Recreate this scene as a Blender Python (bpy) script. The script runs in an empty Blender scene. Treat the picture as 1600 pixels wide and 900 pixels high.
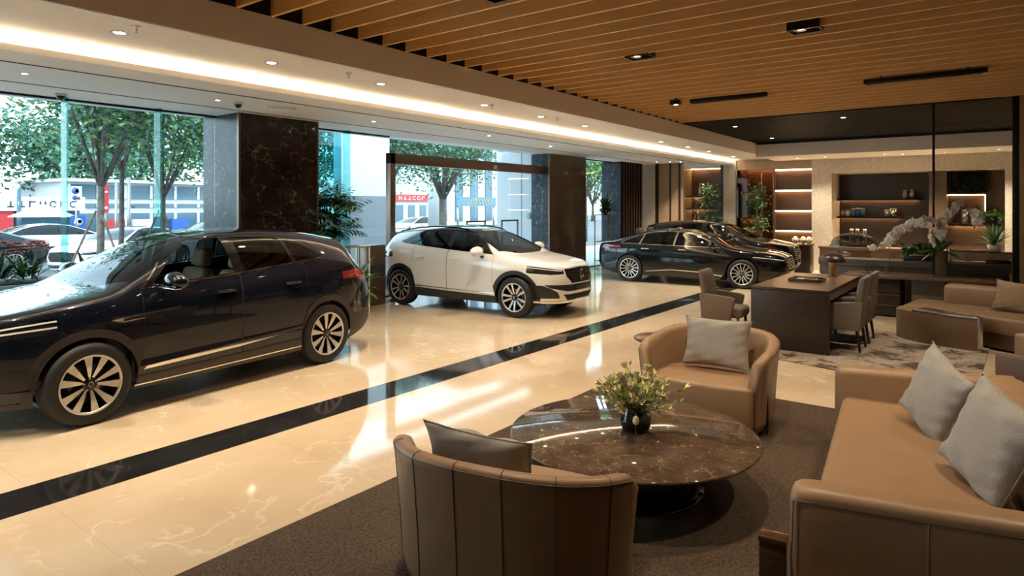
import bpy, bmesh, math, random
import numpy as np
from mathutils import Vector, Matrix, Euler

scene = bpy.context.scene
COL = scene.collection
PI = math.pi
rnd = random.Random(7)

# ------------------------------------------------------------------ camera, world, sun, exposure
cam_data = bpy.data.cameras.new('camera')
cam = bpy.data.objects.new('camera', cam_data)
COL.objects.link(cam)
cam.location = (0, 0, 2.0)
cam.rotation_euler = (PI / 2, 0, math.radians(37))
cam_data.sensor_width = 36.0
cam_data.lens = 36.0 * 1010 / 1600
cam_data.shift_y = -127.0 / 1600
cam_data.clip_start = 0.05
cam_data.clip_end = 400
scene.camera = cam

world = bpy.data.worlds.new('daylight')
scene.world = world
world.use_nodes = True
wn = world.node_tree.nodes
wl = world.node_tree.links
bgn = wn['Background']
tc = wn.new('ShaderNodeTexCoord')
sep = wn.new('ShaderNodeSeparateXYZ')
ramp = wn.new('ShaderNodeValToRGB')
ramp.color_ramp.elements[0].position = 0.0
ramp.color_ramp.elements[0].color = (0.74, 0.90, 1.0, 1)
ramp.color_ramp.elements[1].position = 0.6
ramp.color_ramp.elements[1].color = (0.30, 0.40, 0.52, 1)
wl.new(tc.outputs['Generated'], sep.inputs[0])
wl.new(sep.outputs['Z'], ramp.inputs[0])
wl.new(ramp.outputs[0], bgn.inputs[0])
bgn.inputs[1].default_value = 4.6

sun_d = bpy.data.lights.new('sun', 'SUN')
sun = bpy.data.objects.new('sun', sun_d)
COL.objects.link(sun)
sun_d.energy = 2.5
sun_d.angle = math.radians(6)
sun_d.color = (1.0, 0.97, 0.92)
sun.rotation_euler = (math.radians(28), math.radians(32), 0)
sun.location = (-30, 0, 30)

scene.view_settings.view_transform = 'Standard'
scene.view_settings.look = 'None'
scene.view_settings.gamma = 1.0
scene.view_settings.use_curve_mapping = False
scene.view_settings.exposure = 0.8

# ------------------------------------------------------------------ materials
MATS = {}


def new_mat(name):
    m = bpy.data.materials.new(name)
    m.use_nodes = True
    MATS[name] = m
    return m, m.node_tree.nodes, m.node_tree.links, m.node_tree.nodes['Principled BSDF']


def pmat(name, col, rough=0.5, metal=0.0, coat=0.0, spec=0.5, noise=0.0, nscale=30.0, bump=0.0, bscale=200.0, emit=None, estr=0.0,
         sheen=0.0, alt=None, detail=4.0, stretch=(1, 1, 1)):
    m, n, l, b = new_mat(name)
    c = (*col, 1)
    b.inputs['Base Color'].default_value = c
    b.inputs['Roughness'].default_value = rough
    b.inputs['Metallic'].default_value = metal
    b.inputs['Coat Weight'].default_value = coat
    b.inputs['Coat Roughness'].default_value = 0.03
    b.inputs['Specular IOR Level'].default_value = spec
    if sheen:
        b.inputs['Sheen Weight'].default_value = sheen
    if emit:
        b.inputs['Emission Color'].default_value = (*emit, 1)
        b.inputs['Emission Strength'].default_value = estr
    if noise or bump:
        t = n.new('ShaderNodeTexCoord')
        mp = n.new('ShaderNodeMapping')
        mp.inputs['Scale'].default_value = stretch
        l.new(t.outputs['Object'], mp.inputs[0])
    if noise:
        nz = n.new('ShaderNodeTexNoise')
        nz.inputs['Scale'].default_value = nscale
        nz.inputs['Detail'].default_value = detail
        l.new(mp.outputs[0], nz.inputs[0])
        mx = n.new('ShaderNodeMix')
        mx.data_type = 'RGBA'
        a2 = alt if alt else tuple(min(1, x * (1 - noise)) for x in col)
        a1 = col if alt else tuple(min(1, x * (1 + noise)) for x in col)
        mx.inputs[6].default_value = (*a1, 1)
        mx.inputs[7].default_value = (*a2, 1)
        rp = n.new('ShaderNodeValToRGB')
        rp.color_ramp.elements[0].position = 0.35
        rp.color_ramp.elements[1].position = 0.65
        l.new(nz.outputs[0], rp.inputs[0])
        l.new(rp.outputs[0], mx.inputs[0])
        l.new(mx.outputs[2], b.inputs['Base Color'])
    if bump:
        nb = n.new('ShaderNodeTexNoise')
        nb.inputs['Scale'].default_value = bscale
        nb.inputs['Detail'].default_value = 3
        l.new(mp.outputs[0], nb.inputs[0])
        bp = n.new('ShaderNodeBump')
        bp.inputs['Strength'].default_value = bump
        bp.inputs['Distance'].default_value = 0.01
        l.new(nb.outputs[0], bp.inputs['Height'])
        l.new(bp.outputs[0], b.inputs['Normal'])
    return m


def marble(name, base, alt, vein, rough, vscale=1.2, vwidth=0.03, warp=1.2, coat=0.0, vstr=1.0, joints=None, cover=(.45, .62)):
    """polished stone: cloudy ground colour with thin wandering veins"""
    m, n, l, b = new_mat(name)
    t = n.new('ShaderNodeTexCoord')
    nz = n.new('ShaderNodeTexNoise')
    nz.inputs['Scale'].default_value = vscale * 0.9
    nz.inputs['Detail'].default_value = 8
    nz.inputs['Roughness'].default_value = 0.62
    l.new(t.outputs['Object'], nz.inputs[0])
    r0 = n.new('ShaderNodeValToRGB')
    r0.color_ramp.elements[0].position = 0.36
    r0.color_ramp.elements[1].position = 0.66
    r0.color_ramp.elements[0].color = (*base, 1)
    r0.color_ramp.elements[1].color = (*alt, 1)
    l.new(nz.outputs[0], r0.inputs[0])
    # veins: distance to voronoi edges on warped coordinates
    wz = n.new('ShaderNodeTexNoise')
    wz.inputs['Scale'].default_value = vscale * 1.7
    wz.inputs['Detail'].default_value = 6
    l.new(t.outputs['Object'], wz.inputs[0])
    vm = n.new('ShaderNodeVectorMath')
    vm.operation = 'MULTIPLY_ADD'
    vm.inputs[1].default_value = (warp, warp, warp)
    l.new(wz.outputs['Color'], vm.inputs[0])
    l.new(t.outputs['Object'], vm.inputs[2])
    vo = n.new('ShaderNodeTexVoronoi')
    vo.feature = 'DISTANCE_TO_EDGE'
    vo.inputs['Scale'].default_value = vscale
    l.new(vm.outputs[0], vo.inputs['Vector'])
    r1 = n.new('ShaderNodeValToRGB')
    r1.color_ramp.elements[0].position = 0.0
    r1.color_ramp.elements[0].color = (vstr, vstr, vstr, 1)
    r1.color_ramp.elements[1].position = vwidth
    r1.color_ramp.elements[1].color = (0, 0, 0, 1)
    l.new(vo.outputs['Distance'], r1.inputs[0])
    pz = n.new('ShaderNodeTexNoise')
    pz.inputs['Scale'].default_value = vscale * 2.0
    l.new(t.outputs['Object'], pz.inputs[0])
    r2 = n.new('ShaderNodeValToRGB')
    r2.color_ramp.elements[0].position = cover[0]
    r2.color_ramp.elements[1].position = cover[1]
    l.new(pz.outputs[0], r2.inputs[0])
    mu = n.new('ShaderNodeMath')
    mu.operation = 'MULTIPLY'
    l.new(r1.outputs[0], mu.inputs[0])
    l.new(r2.outputs[0], mu.inputs[1])
    mx = n.new('ShaderNodeMix')
    mx.data_type = 'RGBA'
    l.new(mu.outputs[0], mx.inputs[0])
    l.new(r0.outputs[0], mx.inputs[6])
    mx.inputs[7].default_value = (*vein, 1)
    out = mx.outputs[2]
    if joints:
        br = n.new('ShaderNodeTexBrick')
        br.offset = 0.0
        br.inputs['Scale'].default_value = 1.0
        br.inputs['Mortar Size'].default_value = joints[2]
        br.inputs['Brick Width'].default_value = joints[0]
        br.inputs['Row Height'].default_value = joints[1]
        br.inputs['Color1'].default_value = (1, 1, 1, 1)
        br.inputs['Color2'].default_value = (1, 1, 1, 1)
        br.inputs['Mortar'].default_value = (joints[3], joints[3], joints[3], 1)
        mp2 = n.new('ShaderNodeMapping')
        if len(joints) > 4:
            mp2.inputs['Rotation'].default_value = joints[4]
        l.new(t.outputs['Object'], mp2.inputs[0])
        l.new(mp2.outputs[0], br.inputs['Vector'])
        m2 = n.new('ShaderNodeMix')
        m2.data_type = 'RGBA'
        m2.blend_type = 'MULTIPLY'
        m2.inputs[0].default_value = 1
        l.new(out, m2.inputs[6])
        l.new(br.outputs['Color'], m2.inputs[7])
        out = m2.outputs[2]
    l.new(out, b.inputs['Base Color'])
    b.inputs['Roughness'].default_value = rough
    b.inputs['Specular IOR Level'].default_value = 0.32
    b.inputs['Coat Weight'].default_value = coat
    b.inputs['Coat Roughness'].default_value = 0.02
    return m


def wood(name, c1, c2, rough=0.4, scale=(1, 14, 14), nscale=4.0, coat=0.0):
    m, n, l, b = new_mat(name)
    t = n.new('ShaderNodeTexCoord')
    mp = n.new('ShaderNodeMapping')
    mp.inputs['Scale'].default_value = scale
    l.new(t.outputs['Object'], mp.inputs[0])
    nz = n.new('ShaderNodeTexNoise')
    nz.inputs['Scale'].default_value = nscale
    nz.inputs['Detail'].default_value = 6
    nz.inputs['Distortion'].default_value = 0.6
    l.new(mp.outputs[0], nz.inputs[0])
    r = n.new('ShaderNodeValToRGB')
    r.color_ramp.elements[0].position = 0.3
    r.color_ramp.elements[1].position = 0.7
    r.color_ramp.elements[0].color = (*c1, 1)
    r.color_ramp.elements[1].color = (*c2, 1)
    l.new(nz.outputs[0], r.inputs[0])
    l.new(r.outputs[0], b.inputs['Base Color'])
    b.inputs['Roughness'].default_value = rough
    b.inputs['Coat Weight'].default_value = coat
    return m


def glassy(name, tint, rough=0.0, ior=1.45, dirt=None):
    """a pane: light passes straight through with a tint, the surface mirrors by Fresnel"""
    m = bpy.data.materials.new(name)
    m.use_nodes = True
    MATS[name] = m
    n = m.node_tree.nodes
    l = m.node_tree.links
    n.clear()
    o = n.new('ShaderNodeOutputMaterial')
    tr = n.new('ShaderNodeBsdfTransparent')
    tr.inputs[0].default_value = (*tint, 1)
    gl = n.new('ShaderNodeBsdfGlossy')
    gl.inputs['Roughness'].default_value = rough
    fr = n.new('ShaderNodeFresnel')
    ge = n.new('ShaderNodeNewGeometry')
    io = n.new('ShaderNodeMix')
    io.inputs[2].default_value = ior
    io.inputs[3].default_value = 1.0 / ior
    l.new(ge.outputs['Backfacing'], io.inputs[0])
    l.new(io.outputs[0], fr.inputs[0])
    mx = n.new('ShaderNodeMixShader')
    l.new(fr.outputs[0], mx.inputs[0])
    l.new(tr.outputs[0], mx.inputs[1])
    l.new(gl.outputs[0], mx.inputs[2])
    l.new(mx.outputs[0], o.inputs[0])
    return m


def emat(name, col, strength):
    m = bpy.data.materials.new(name)
    m.use_nodes = True
    MATS[name] = m
    n = m.node_tree.nodes
    l = m.node_tree.links
    n.clear()
    o = n.new('ShaderNodeOutputMaterial')
    e = n.new('ShaderNodeEmission')
    e.inputs[0].default_value = (*col, 1)
    e.inputs[1].default_value = strength
    l.new(e.outputs[0], o.inputs[0])
    return m


WARM = (1.0, 0.83, 0.62)
marble('floor_marble', (0.66, 0.535, 0.385), (0.57, 0.445, 0.30), (0.86, 0.76, 0.6), 0.07, vscale=1.1, vwidth=0.035, warp=1.6, vstr=0.6,
       joints=(1.6, 1.6, 0.0035, 0.86))
marble('black_marble', (0.012, 0.012, 0.014), (0.02, 0.019, 0.02), (0.10, 0.10, 0.10), 0.06, vscale=1.8, vwidth=0.02, vstr=0.7)
marble('pillar_marble', (0.014, 0.011, 0.010), (0.036, 0.027, 0.022), (0.36, 0.30, 0.26), 0.10, vscale=2.6, vwidth=0.018, warp=0.6, cover=(.42, .58),
       joints=(50, 0.92, 0.005, 0.35, (PI / 2, 0, 0)))
marble('brown_marble', (0.085, 0.058, 0.042), (0.12, 0.085, 0.062), (0.2, 0.15, 0.11), 0.07, vscale=1.0, vwidth=0.02, vstr=0.5)
marble('daylit_grey_marble', (0.03, 0.036, 0.045), (0.07, 0.08, 0.095), (0.34, 0.37, 0.4), 0.22, vscale=3.0, vwidth=0.03, warp=0.8)  # pillar side faces: bluish outdoor light is put into this colour
MATS['daylit_grey_marble'].node_tree.nodes['Principled BSDF'].inputs['Specular IOR Level'].default_value = 0.12
marble('table_marble', (0.055, 0.036, 0.026), (0.12, 0.082, 0.058), (0.42, 0.31, 0.22), 0.05, vscale=5.0, vwidth=0.016, warp=0.36, vstr=0.9, cover=(.38, .56))
pmat('pale_stone', (0.55, 0.49, 0.40), 0.55, noise=0.12, nscale=14, bump=0.08, bscale=60)
pmat('white_paint', (0.89, 0.86, 0.82), 0.7)
pmat('soffit_paint', (0.86, 0.85, 0.83), 0.65)
pmat('taupe_paint', (0.78, 0.70, 0.64), 0.6)
pmat('slot_black', (0.02, 0.02, 0.02), 0.7)
pmat('ceiling_black', (0.006, 0.006, 0.006), 0.7)
pmat('black_slat', (0.008, 0.0078, 0.0075), 0.5)
wood('slat_wood', (0.74, 0.42, 0.155), (0.86, 0.52, 0.20), 0.42, scale=(1.0, 20, 20), nscale=3)
wood('jamb_wood', (0.33, 0.19, 0.09), (0.42, 0.25, 0.12), 0.45, scale=(14, 14, 1))
wood('dark_wood', (0.016, 0.010, 0.007), (0.036, 0.022, 0.015), 0.32, scale=(14, 14, 1.2))
wood('desk_wood', (0.020, 0.013, 0.010), (0.032, 0.021, 0.016), 0.38, scale=(1.5, 14, 14))
wood('desk_top_wood', (0.10, 0.058, 0.036), (0.135, 0.08, 0.05), 0.3, scale=(12, 1.2, 12))
wood('brown_wood', (0.11, 0.06, 0.032), (0.17, 0.095, 0.05), 0.35, scale=(1.2, 14, 14))
wood('mid_brown_panel', (0.085, 0.055, 0.036), (0.115, 0.075, 0.05), 0.38, scale=(14, 14, 1))
wood('walnut', (0.050, 0.024, 0.010), (0.075, 0.036, 0.016), 0.6, scale=(1.2, 14, 14))
wood('gloss_wood', (0.05, 0.022, 0.012), (0.11, 0.05, 0.026), 0.08, scale=(1, 10, 10), coat=0.5)
pmat('tan_panel', (0.36, 0.25, 0.16), 0.5, noise=0.06, nscale=9)
pmat('leather', (0.285, 0.175, 0.098), 0.42, noise=0.05, nscale=7, bump=0.10, bscale=260)
pmat('leather_brown', (0.24, 0.155, 0.09), 0.45, noise=0.05, nscale=7, bump=0.10, bscale=260)
pmat('leather_dark', (0.105, 0.065, 0.042), 0.42, noise=0.05, nscale=7, bump=0.10, bscale=260)
pmat('chair_fabric', (0.17, 0.125, 0.09), 0.7, noise=0.08, nscale=60, bump=0.1, bscale=300)
pmat('chair_fabric_grey', (0.20, 0.17, 0.145), 0.6, noise=0.08, nscale=60, bump=0.1, bscale=300)
pmat('pillow_linen', (0.34, 0.315, 0.285), 0.85, noise=0.14, nscale=150, bump=0.35, bscale=420, sheen=0.2)
pmat('pillow_brown', (0.25, 0.165, 0.10), 0.8, noise=0.12, nscale=150, bump=0.3, bscale=420)
pmat('black_gloss', (0.006, 0.006, 0.007), 0.06, coat=0.5)
pmat('black_metal', (0.012, 0.012, 0.012), 0.35, metal=0.4)
pmat('bronze', (0.165, 0.105, 0.07), 0.3, metal=0.35)
pmat('gold_metal', (0.62, 0.44, 0.2), 0.28, metal=1.0)
pmat('steel', (0.62, 0.61, 0.6), 0.25, metal=1.0)
pmat('chrome', (0.82, 0.8, 0.78), 0.08, metal=1.0)
pmat('alloy', (0.68, 0.66, 0.63), 0.32, metal=0.65)
pmat('dark_alloy', (0.03, 0.03, 0.032), 0.3, metal=0.6)
pmat('rubber', (0.014, 0.014, 0.014), 0.62, bump=0.05, bscale=60)
pmat('plastic_black', (0.017, 0.016, 0.016), 0.42)
pmat('plastic_brown', (0.035, 0.029, 0.025), 0.5)
pmat('paint_navy', (0.004, 0.006, 0.013), 0.25, coat=1.0, spec=0.12)
pmat('paint_black', (0.004, 0.0045, 0.006), 0.25, coat=1.0, spec=0.12)
pmat('paint_white', (0.82, 0.81, 0.79), 0.2, coat=1.0)
pmat('gap_black', (0.003, 0.003, 0.003), 0.8)
pmat('lamp_red', (0.20, 0.008, 0.010), 0.12, coat=1.0)
pmat('lamp_dark', (0.02, 0.02, 0.022), 0.08, coat=1.0)
pmat('lamp_clear', (0.85, 0.85, 0.85), 0.15, coat=1.0)
pmat('seat_beige', (0.62, 0.46, 0.30), 0.5)
pmat('seat_dark', (0.035, 0.03, 0.028), 0.55)
pmat('leaf_green', (0.055, 0.13, 0.03), 0.45, noise=0.35, nscale=3)
pmat('leaf_dark', (0.022, 0.06, 0.018), 0.42, noise=0.3, nscale=6)
pmat('leaf_light', (0.13, 0.24, 0.05), 0.45, noise=0.3, nscale=6)
pmat('leaf_tree', (0.075, 0.175, 0.085), 0.55, noise=0.45, nscale=1.2)
pmat('leaf_teal', (0.065, 0.17, 0.115), 0.55, noise=0.45, nscale=0.6)
pmat('leaf_black', (0.008, 0.012, 0.008), 0.6)  # near-black, for the dark moss and the trough soil
pmat('flower_yellow', (0.72, 0.66, 0.26), 0.55, noise=0.2, nscale=60)
pmat('flower_cream', (0.82, 0.76, 0.46), 0.55, noise=0.1, nscale=40)
pmat('leaf_olive', (0.34, 0.36, 0.11), 0.5, noise=0.3, nscale=40)
pmat('orchid_white', (0.88, 0.80, 0.70), 0.5, sheen=0.2)
pmat('orchid_heart', (0.55, 0.3, 0.1), 0.5)
pmat('flower_red', (0.6, 0.16, 0.09), 0.5)
pmat('bark', (0.10, 0.085, 0.07), 0.8, noise=0.35, nscale=9, bump=0.4, bscale=30)
pmat('stem_green', (0.1, 0.13, 0.04), 0.5)
pmat('asphalt', (0.15, 0.15, 0.155), 0.85, noise=0.15, nscale=4)
pmat('paving', (0.5, 0.49, 0.46), 0.7, noise=0.1, nscale=3)
pmat('render_white', (0.52, 0.54, 0.56), 0.6)
pmat('render_grey', (0.16, 0.18, 0.2), 0.5)
pmat('facade_blue', (0.05, 0.10, 0.14), 0.15)
pmat('sign_red', (0.45, 0.03, 0.03), 0.5)
pmat('sign_blue', (0.02, 0.09, 0.36), 0.5)
pmat('sign_teal', (0.08, 0.17, 0.24), 0.4)
pmat('sign_white', (0.62, 0.62, 0.62), 0.5)
pmat('sign_yellow', (0.5, 0.36, 0.08), 0.5)
pmat('canvas_white', (0.6, 0.6, 0.58), 0.8)
pmat('ink', (0.04, 0.045, 0.06), 0.6)
pmat('moto_red', (0.5, 0.04, 0.03), 0.3)
pmat('ceramic', (0.7, 0.62, 0.5), 0.3)
pmat('paper', (0.72, 0.66, 0.56), 0.7)
pmat('bottle_blue', (0.03, 0.10, 0.22), 0.2, coat=0.6)
pmat('tin', (0.3, 0.29, 0.28), 0.3, metal=0.8)
pmat('copper_wood', (0.26, 0.12, 0.05), 0.35)
pmat('bench_taupe', (0.12, 0.095, 0.075), 0.55)
emat('led_warm', (1.0, 0.62, 0.29), 13.0)
emat('led_soft', (1.0, 0.58, 0.25), 26.0)
emat('cove_led', (1.0, 0.76, 0.50), 108.0)
emat('lamp_disc', (1.0, 0.86, 0.66), 30.0)
emat('lamp_disc_soft', (1.0, 0.88, 0.72), 8.0)
glassy('window_glass', (0.90, 0.965, 0.96), ior=1.42)
glassy('fin_glass', (0.50, 0.80, 0.78), ior=1.18)
glassy('teal_glass', (0.30, 0.62, 0.66), ior=1.3)
glassy('car_glass', (0.30, 0.32, 0.32), ior=1.6)
glassy('car_glass_dark', (0.07, 0.075, 0.075), ior=1.55)
glassy('screen_glass', (0.93, 0.93, 0.91), ior=1.3)
glassy('bronze_glass', (0.84, 0.68, 0.52), ior=1.25)
glassy('clear_glass', (0.93, 0.93, 0.93), ior=1.5)
glassy('smoke_glass', (0.55, 0.55, 0.54), ior=1.6)


# carpets
def carpet(name, c1, c2, scale, bump, blot=None, stretch=(1, 1, 1)):
    m, n, l, b = new_mat(name)
    t = n.new('ShaderNodeTexCoord')
    mp = n.new('ShaderNodeMapping')
    mp.inputs['Scale'].default_value = stretch
    l.new(t.outputs['Object'], mp.inputs[0])
    v = n.new('ShaderNodeTexNoise')
    v.inputs['Scale'].default_value = scale
    v.inputs['Detail'].default_value = 3
    v.inputs['Distortion'].default_value = 1.2
    l.new(mp.outputs[0], v.inputs[0])
    r = n.new('ShaderNodeValToRGB')
    r.color_ramp.elements[0].position = 0.38
    r.color_ramp.elements[1].position = 0.62
    r.color_ramp.elements[0].color = (*c1, 1)
    r.color_ramp.elements[1].color = (*c2, 1)
    l.new(v.outputs[0], r.inputs[0])
    out = r.outputs[0]
    if blot:
        z = n.new('ShaderNodeTexNoise')
        z.inputs['Scale'].default_value = blot[1]
        z.inputs['Detail'].default_value = 9
        z.inputs['Roughness'].default_value = 0.72
        z.inputs['Distortion'].default_value = 0.8
        l.new(t.outputs['Object'], z.inputs[0])
        r2 = n.new('ShaderNodeValToRGB')
        r2.color_ramp.elements[0].position = 0.50
        r2.color_ramp.elements[1].position = 0.58
        l.new(z.outputs[0], r2.inputs[0])
        mx = n.new('ShaderNodeMix')
        mx.data_type = 'RGBA'
        l.new(r2.outputs[0], mx.inputs[0])
        l.new(out, mx.inputs[6])
        mx.inputs[7].default_value = (*blot[0], 1)
        out = mx.outputs[2]
    l.new(out, b.inputs['Base Color'])
    b.inputs['Roughness'].default_value = 0.95
    b.inputs['Specular IOR Level'].default_value = 0.1
    bp = n.new('ShaderNodeBump')
    bp.inputs['Strength'].default_value = bump
    bp.inputs['Distance'].default_value = 0.012
    l.new(v.outputs[0], bp.inputs['Height'])
    l.new(bp.outputs[0], b.inputs['Normal'])
    return m


carpet('carpet_brown', (0.055, 0.038, 0.027), (0.135, 0.098, 0.072), 62, 0.9, stretch=(1, 1.6, 1))
carpet('carpet_pattern', (0.30, 0.24, 0.19), (0.42, 0.35, 0.28), 40, 0.5, blot=((0.085, 0.06, 0.047), 2.3))


# ------------------------------------------------------------------ mesh helpers
class MB:
    """collects shapes and links them as one mesh object"""

    def __init__(self):
        self.bm = bmesh.new()
        self.mats = []

    def mi(self, mat):
        if mat not in self.mats:
            self.mats.append(mat)
        return self.mats.index(mat)

    def faces(self, verts, faces, mat=None, smooth=False):
        bv = [self.bm.verts.new(v) for v in verts]
        i = self.mi(mat) if mat else 0
        for f in faces:
            try:
                bf = self.bm.faces.new([bv[k] for k in f])
                bf.material_index = i
                bf.smooth = smooth
            except ValueError:
                pass
        return bv

    def box(self, x0, x1, y0, y1, z0, z1, mat=None, bev=0.0, seg=2, mtx=None, smooth=False):
        b = bmesh.new()
        bmesh.ops.create_cube(b, size=1)
        for v in b.verts:
            v.co = Vector(((x0 + x1) / 2 + v.co.x * (x1 - x0), (y0 + y1) / 2 + v.co.y * (y1 - y0), (z0 + z1) / 2 + v.co.z * (z1 - z0)))
        if bev > 0:
            bmesh.ops.bevel(b, geom=b.edges[:] + b.verts[:], offset=min(bev, 0.49 * min(abs(x1 - x0), abs(y1 - y0), abs(z1 - z0))),
                            segments=seg, profile=0.5, affect='EDGES', clamp_overlap=True)
            smooth = True if seg > 1 else smooth
        self.join(b, mat, smooth, mtx)

    def join(self, b, mat=None, smooth=False, mtx=None):
        if mtx is not None:
            bmesh.ops.transform(b, matrix=mtx, verts=b.verts)
        i = self.mi(mat) if mat else 0
        mp = {}
        for v in b.verts:
            mp[v] = self.bm.verts.new(v.co)
        for f in b.faces:
            try:
                nf = self.bm.faces.new([mp[v] for v in f.verts])
                nf.material_index = i
                nf.smooth = smooth
            except ValueError:
                pass
        b.free()

    def tube(self, pts, r, mat=None, sides=8, caps=True, smooth=True):
        pts = [Vector(p) for p in pts]
        n = len(pts)
        rs = r if isinstance(r, (list, tuple)) else [r] * n
        rings = []
        prev = None
        for k, p in enumerate(pts):
            d = (pts[min(k + 1, n - 1)] - pts[max(k - 1, 0)])
            if d.length < 1e-9:
                d = Vector((0, 0, 1))
            d.normalize()
            if prev is None:
                a = Vector((0, 0, 1)) if abs(d.z) < 0.9 else Vector((1, 0, 0))
                u = d.cross(a).normalized()
            else:
                u = (prev - d * prev.dot(d))
                u = u.normalized() if u.length > 1e-6 else d.orthogonal().normalized()
            prev = u
            w = d.cross(u)
            rings.append([p + (u * math.cos(2 * PI * j / sides) + w * math.sin(2 * PI * j / sides)) * rs[k] for j in range(sides)])
        vs = [v for rg in rings for v in rg]
        fs = []
        for k in range(n - 1):
            for j in range(sides):
                a = k * sides + j
                b = k * sides + (j + 1) % sides
                fs.append((a, b, b + sides, a + sides))
        if caps:
            fs.append(tuple(range(sides))[::-1])
            fs.append(tuple(range((n - 1) * sides, n * sides)))
        self.faces(vs, fs, mat, smooth)

    def lathe(self, prof, mat=None, seg=32, center=(0, 0, 0), axis='z', smooth=True, close=False, sx=1.0, sy=1.0, caps=True):
        vs = []
        n = len(prof)
        for (r, z) in prof:
            for j in range(seg):
                a = 2 * PI * j / seg
                if axis == 'z':
                    vs.append((center[0] + r * math.cos(a) * sx, center[1] + r * math.sin(a) * sy, center[2] + z))
                else:
                    vs.append((center[0] + r * math.cos(a), center[1] + z, center[2] + r * math.sin(a)))
        fs = []
        m = n if close else n - 1
        for k in range(m):
            k2 = (k + 1) % n
            for j in range(seg):
                j2 = (j + 1) % seg
                f = (k * seg + j, k * seg + j2, k2 * seg + j2, k2 * seg + j)
                fs.append(f if axis == 'z' else f[::-1])
        if not close and caps:
            if prof[0][0] > 1e-6:
                f = tuple(range(seg))
                fs.append(f[::-1] if axis == 'z' else f)
            if prof[-1][0] > 1e-6:
                f = tuple(range((n - 1) * seg, n * seg))
                fs.append(f if axis == 'z' else f[::-1])
        self.faces(vs, fs, mat, smooth)

    def prism(self, poly, z0, z1, mat=None, mtx=None, bev=0.0, seg=2, smooth=False):
        b = bmesh.new()
        lo = [b.verts.new((p[0], p[1], z0)) for p in poly]
        hi = [b.verts.new((p[0], p[1], z1)) for p in poly]
        b.faces.new(lo[::-1])
        b.faces.new(hi)
        n = len(poly)
        for k in range(n):
            b.faces.new((lo[k], lo[(k + 1) % n], hi[(k + 1) % n], hi[k]))
        bmesh.ops.recalc_face_normals(b, faces=b.faces)
        if bev:
            bmesh.ops.bevel(b, geom=b.edges[:], offset=bev, segments=seg, profile=0.5, affect='EDGES', clamp_overlap=True)
            smooth = True
        self.join(b, mat, smooth, mtx)

    def grid(self, fn, nu, nv, mat=None, smooth=True, cu=False, cv=False):
        vs = [fn(i / (nu if cu else nu), j / nv) for i in range(nu + (0 if cu else 1)) for j in range(nv + (0 if cv else 1))]
        ru = nu if cu else nu + 1
        rv = nv if cv else nv + 1
        fs = []
        for i in range(nu):
            for j in range(nv):
                i2 = (i + 1) % ru
                j2 = (j + 1) % rv
                fs.append((i * rv + j, i2 * rv + j, i2 * rv + j2, i * rv + j2))
        self.faces(vs, fs, mat, smooth)

    def build(self, name, parent=None, mat=None, loc=None, rotz=None, weld=0.0, auto=True):
        bm = self.bm
        if weld:
            bmesh.ops.remove_doubles(bm, verts=bm.verts, dist=weld)
        me = bpy.data.meshes.new(name)
        bm.to_mesh(me)
        bm.free()
        for k in (self.mats or ([mat] if mat else [])):
            me.materials.append(MATS[k])
        o = bpy.data.objects.new(name, me)
        COL.objects.link(o)
        if parent is not None:
            o.parent = parent
        if loc is not None:
            o.location = loc
        if rotz is not None:
            o.rotation_euler = (0, 0, rotz)
        return o


def subsurf(o, lv=2):
    md = o.modifiers.new('smooth', 'SUBSURF')
    md.levels = lv
    md.render_levels = lv
    for p in o.data.polygons:
        p.use_smooth = True
    return o


def tag(o, label, cat, group=None, kind=None):
    o['label'] = label
    o['category'] = cat
    if group:
        o['group'] = group
    if kind:
        o['kind'] = kind
    return o


def thing(name, label, cat, loc=(0, 0, 0), rotz=0.0, group=None):
    o = bpy.data.objects.new(name, None)
    o.empty_display_size = 0.1
    COL.objects.link(o)
    o.location = loc
    o.rotation_euler = (0, 0, rotz)
    return tag(o, label, cat, group)


def struct(o):
    o['kind'] = 'structure'
    return o


def sroot(name):
    o = bpy.data.objects.new(name, None)
    COL.objects.link(o)
    o['kind'] = 'structure'
    return o


def kids(o):
    return [c for c in bpy.data.objects if c.parent is o]


def copy_tree(o, loc=None, rotz=None, label=None, parent=None):
    def rec(s, par):
        c = s.copy()
        COL.objects.link(c)
        if par is not None:
            c.parent = par
        for ch in [k for k in bpy.data.objects if k.parent is s]:
            rec(ch, c)
        return c
    c = rec(o, parent)
    if loc is not None:
        c.location = loc
    if rotz is not None:
        c.rotation_euler = (0, 0, rotz)
    if label:
        c['label'] = label
    return c


def pchip(pts):
    """smooth monotone interpolation through (x, y) points"""
    pts = sorted(pts)
    x = np.array([p[0] for p in pts], float)
    y = np.array([p[1] for p in pts], float)
    h = np.diff(x)
    dl = np.diff(y) / h
    m = np.zeros_like(x)
    m[0], m[-1] = dl[0], dl[-1]
    for k in range(1, len(x) - 1):
        if dl[k - 1] * dl[k] > 0:
            w1 = 2 * h[k] + h[k - 1]
            w2 = h[k] + 2 * h[k - 1]
            m[k] = (w1 + w2) / (w1 / dl[k - 1] + w2 / dl[k])

    def f(t):
        t = min(max(t, x[0]), x[-1])
        k = int(min(max(np.searchsorted(x, t) - 1, 0), len(x) - 2))
        s = (t - x[k]) / h[k]
        return float((1 + 2 * s) * (1 - s) ** 2 * y[k] + s * (1 - s) ** 2 * h[k] * m[k] + s * s * (3 - 2 * s) * y[k + 1] + s * s * (s - 1) * h[k] * m[k + 1])
    return f


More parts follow.
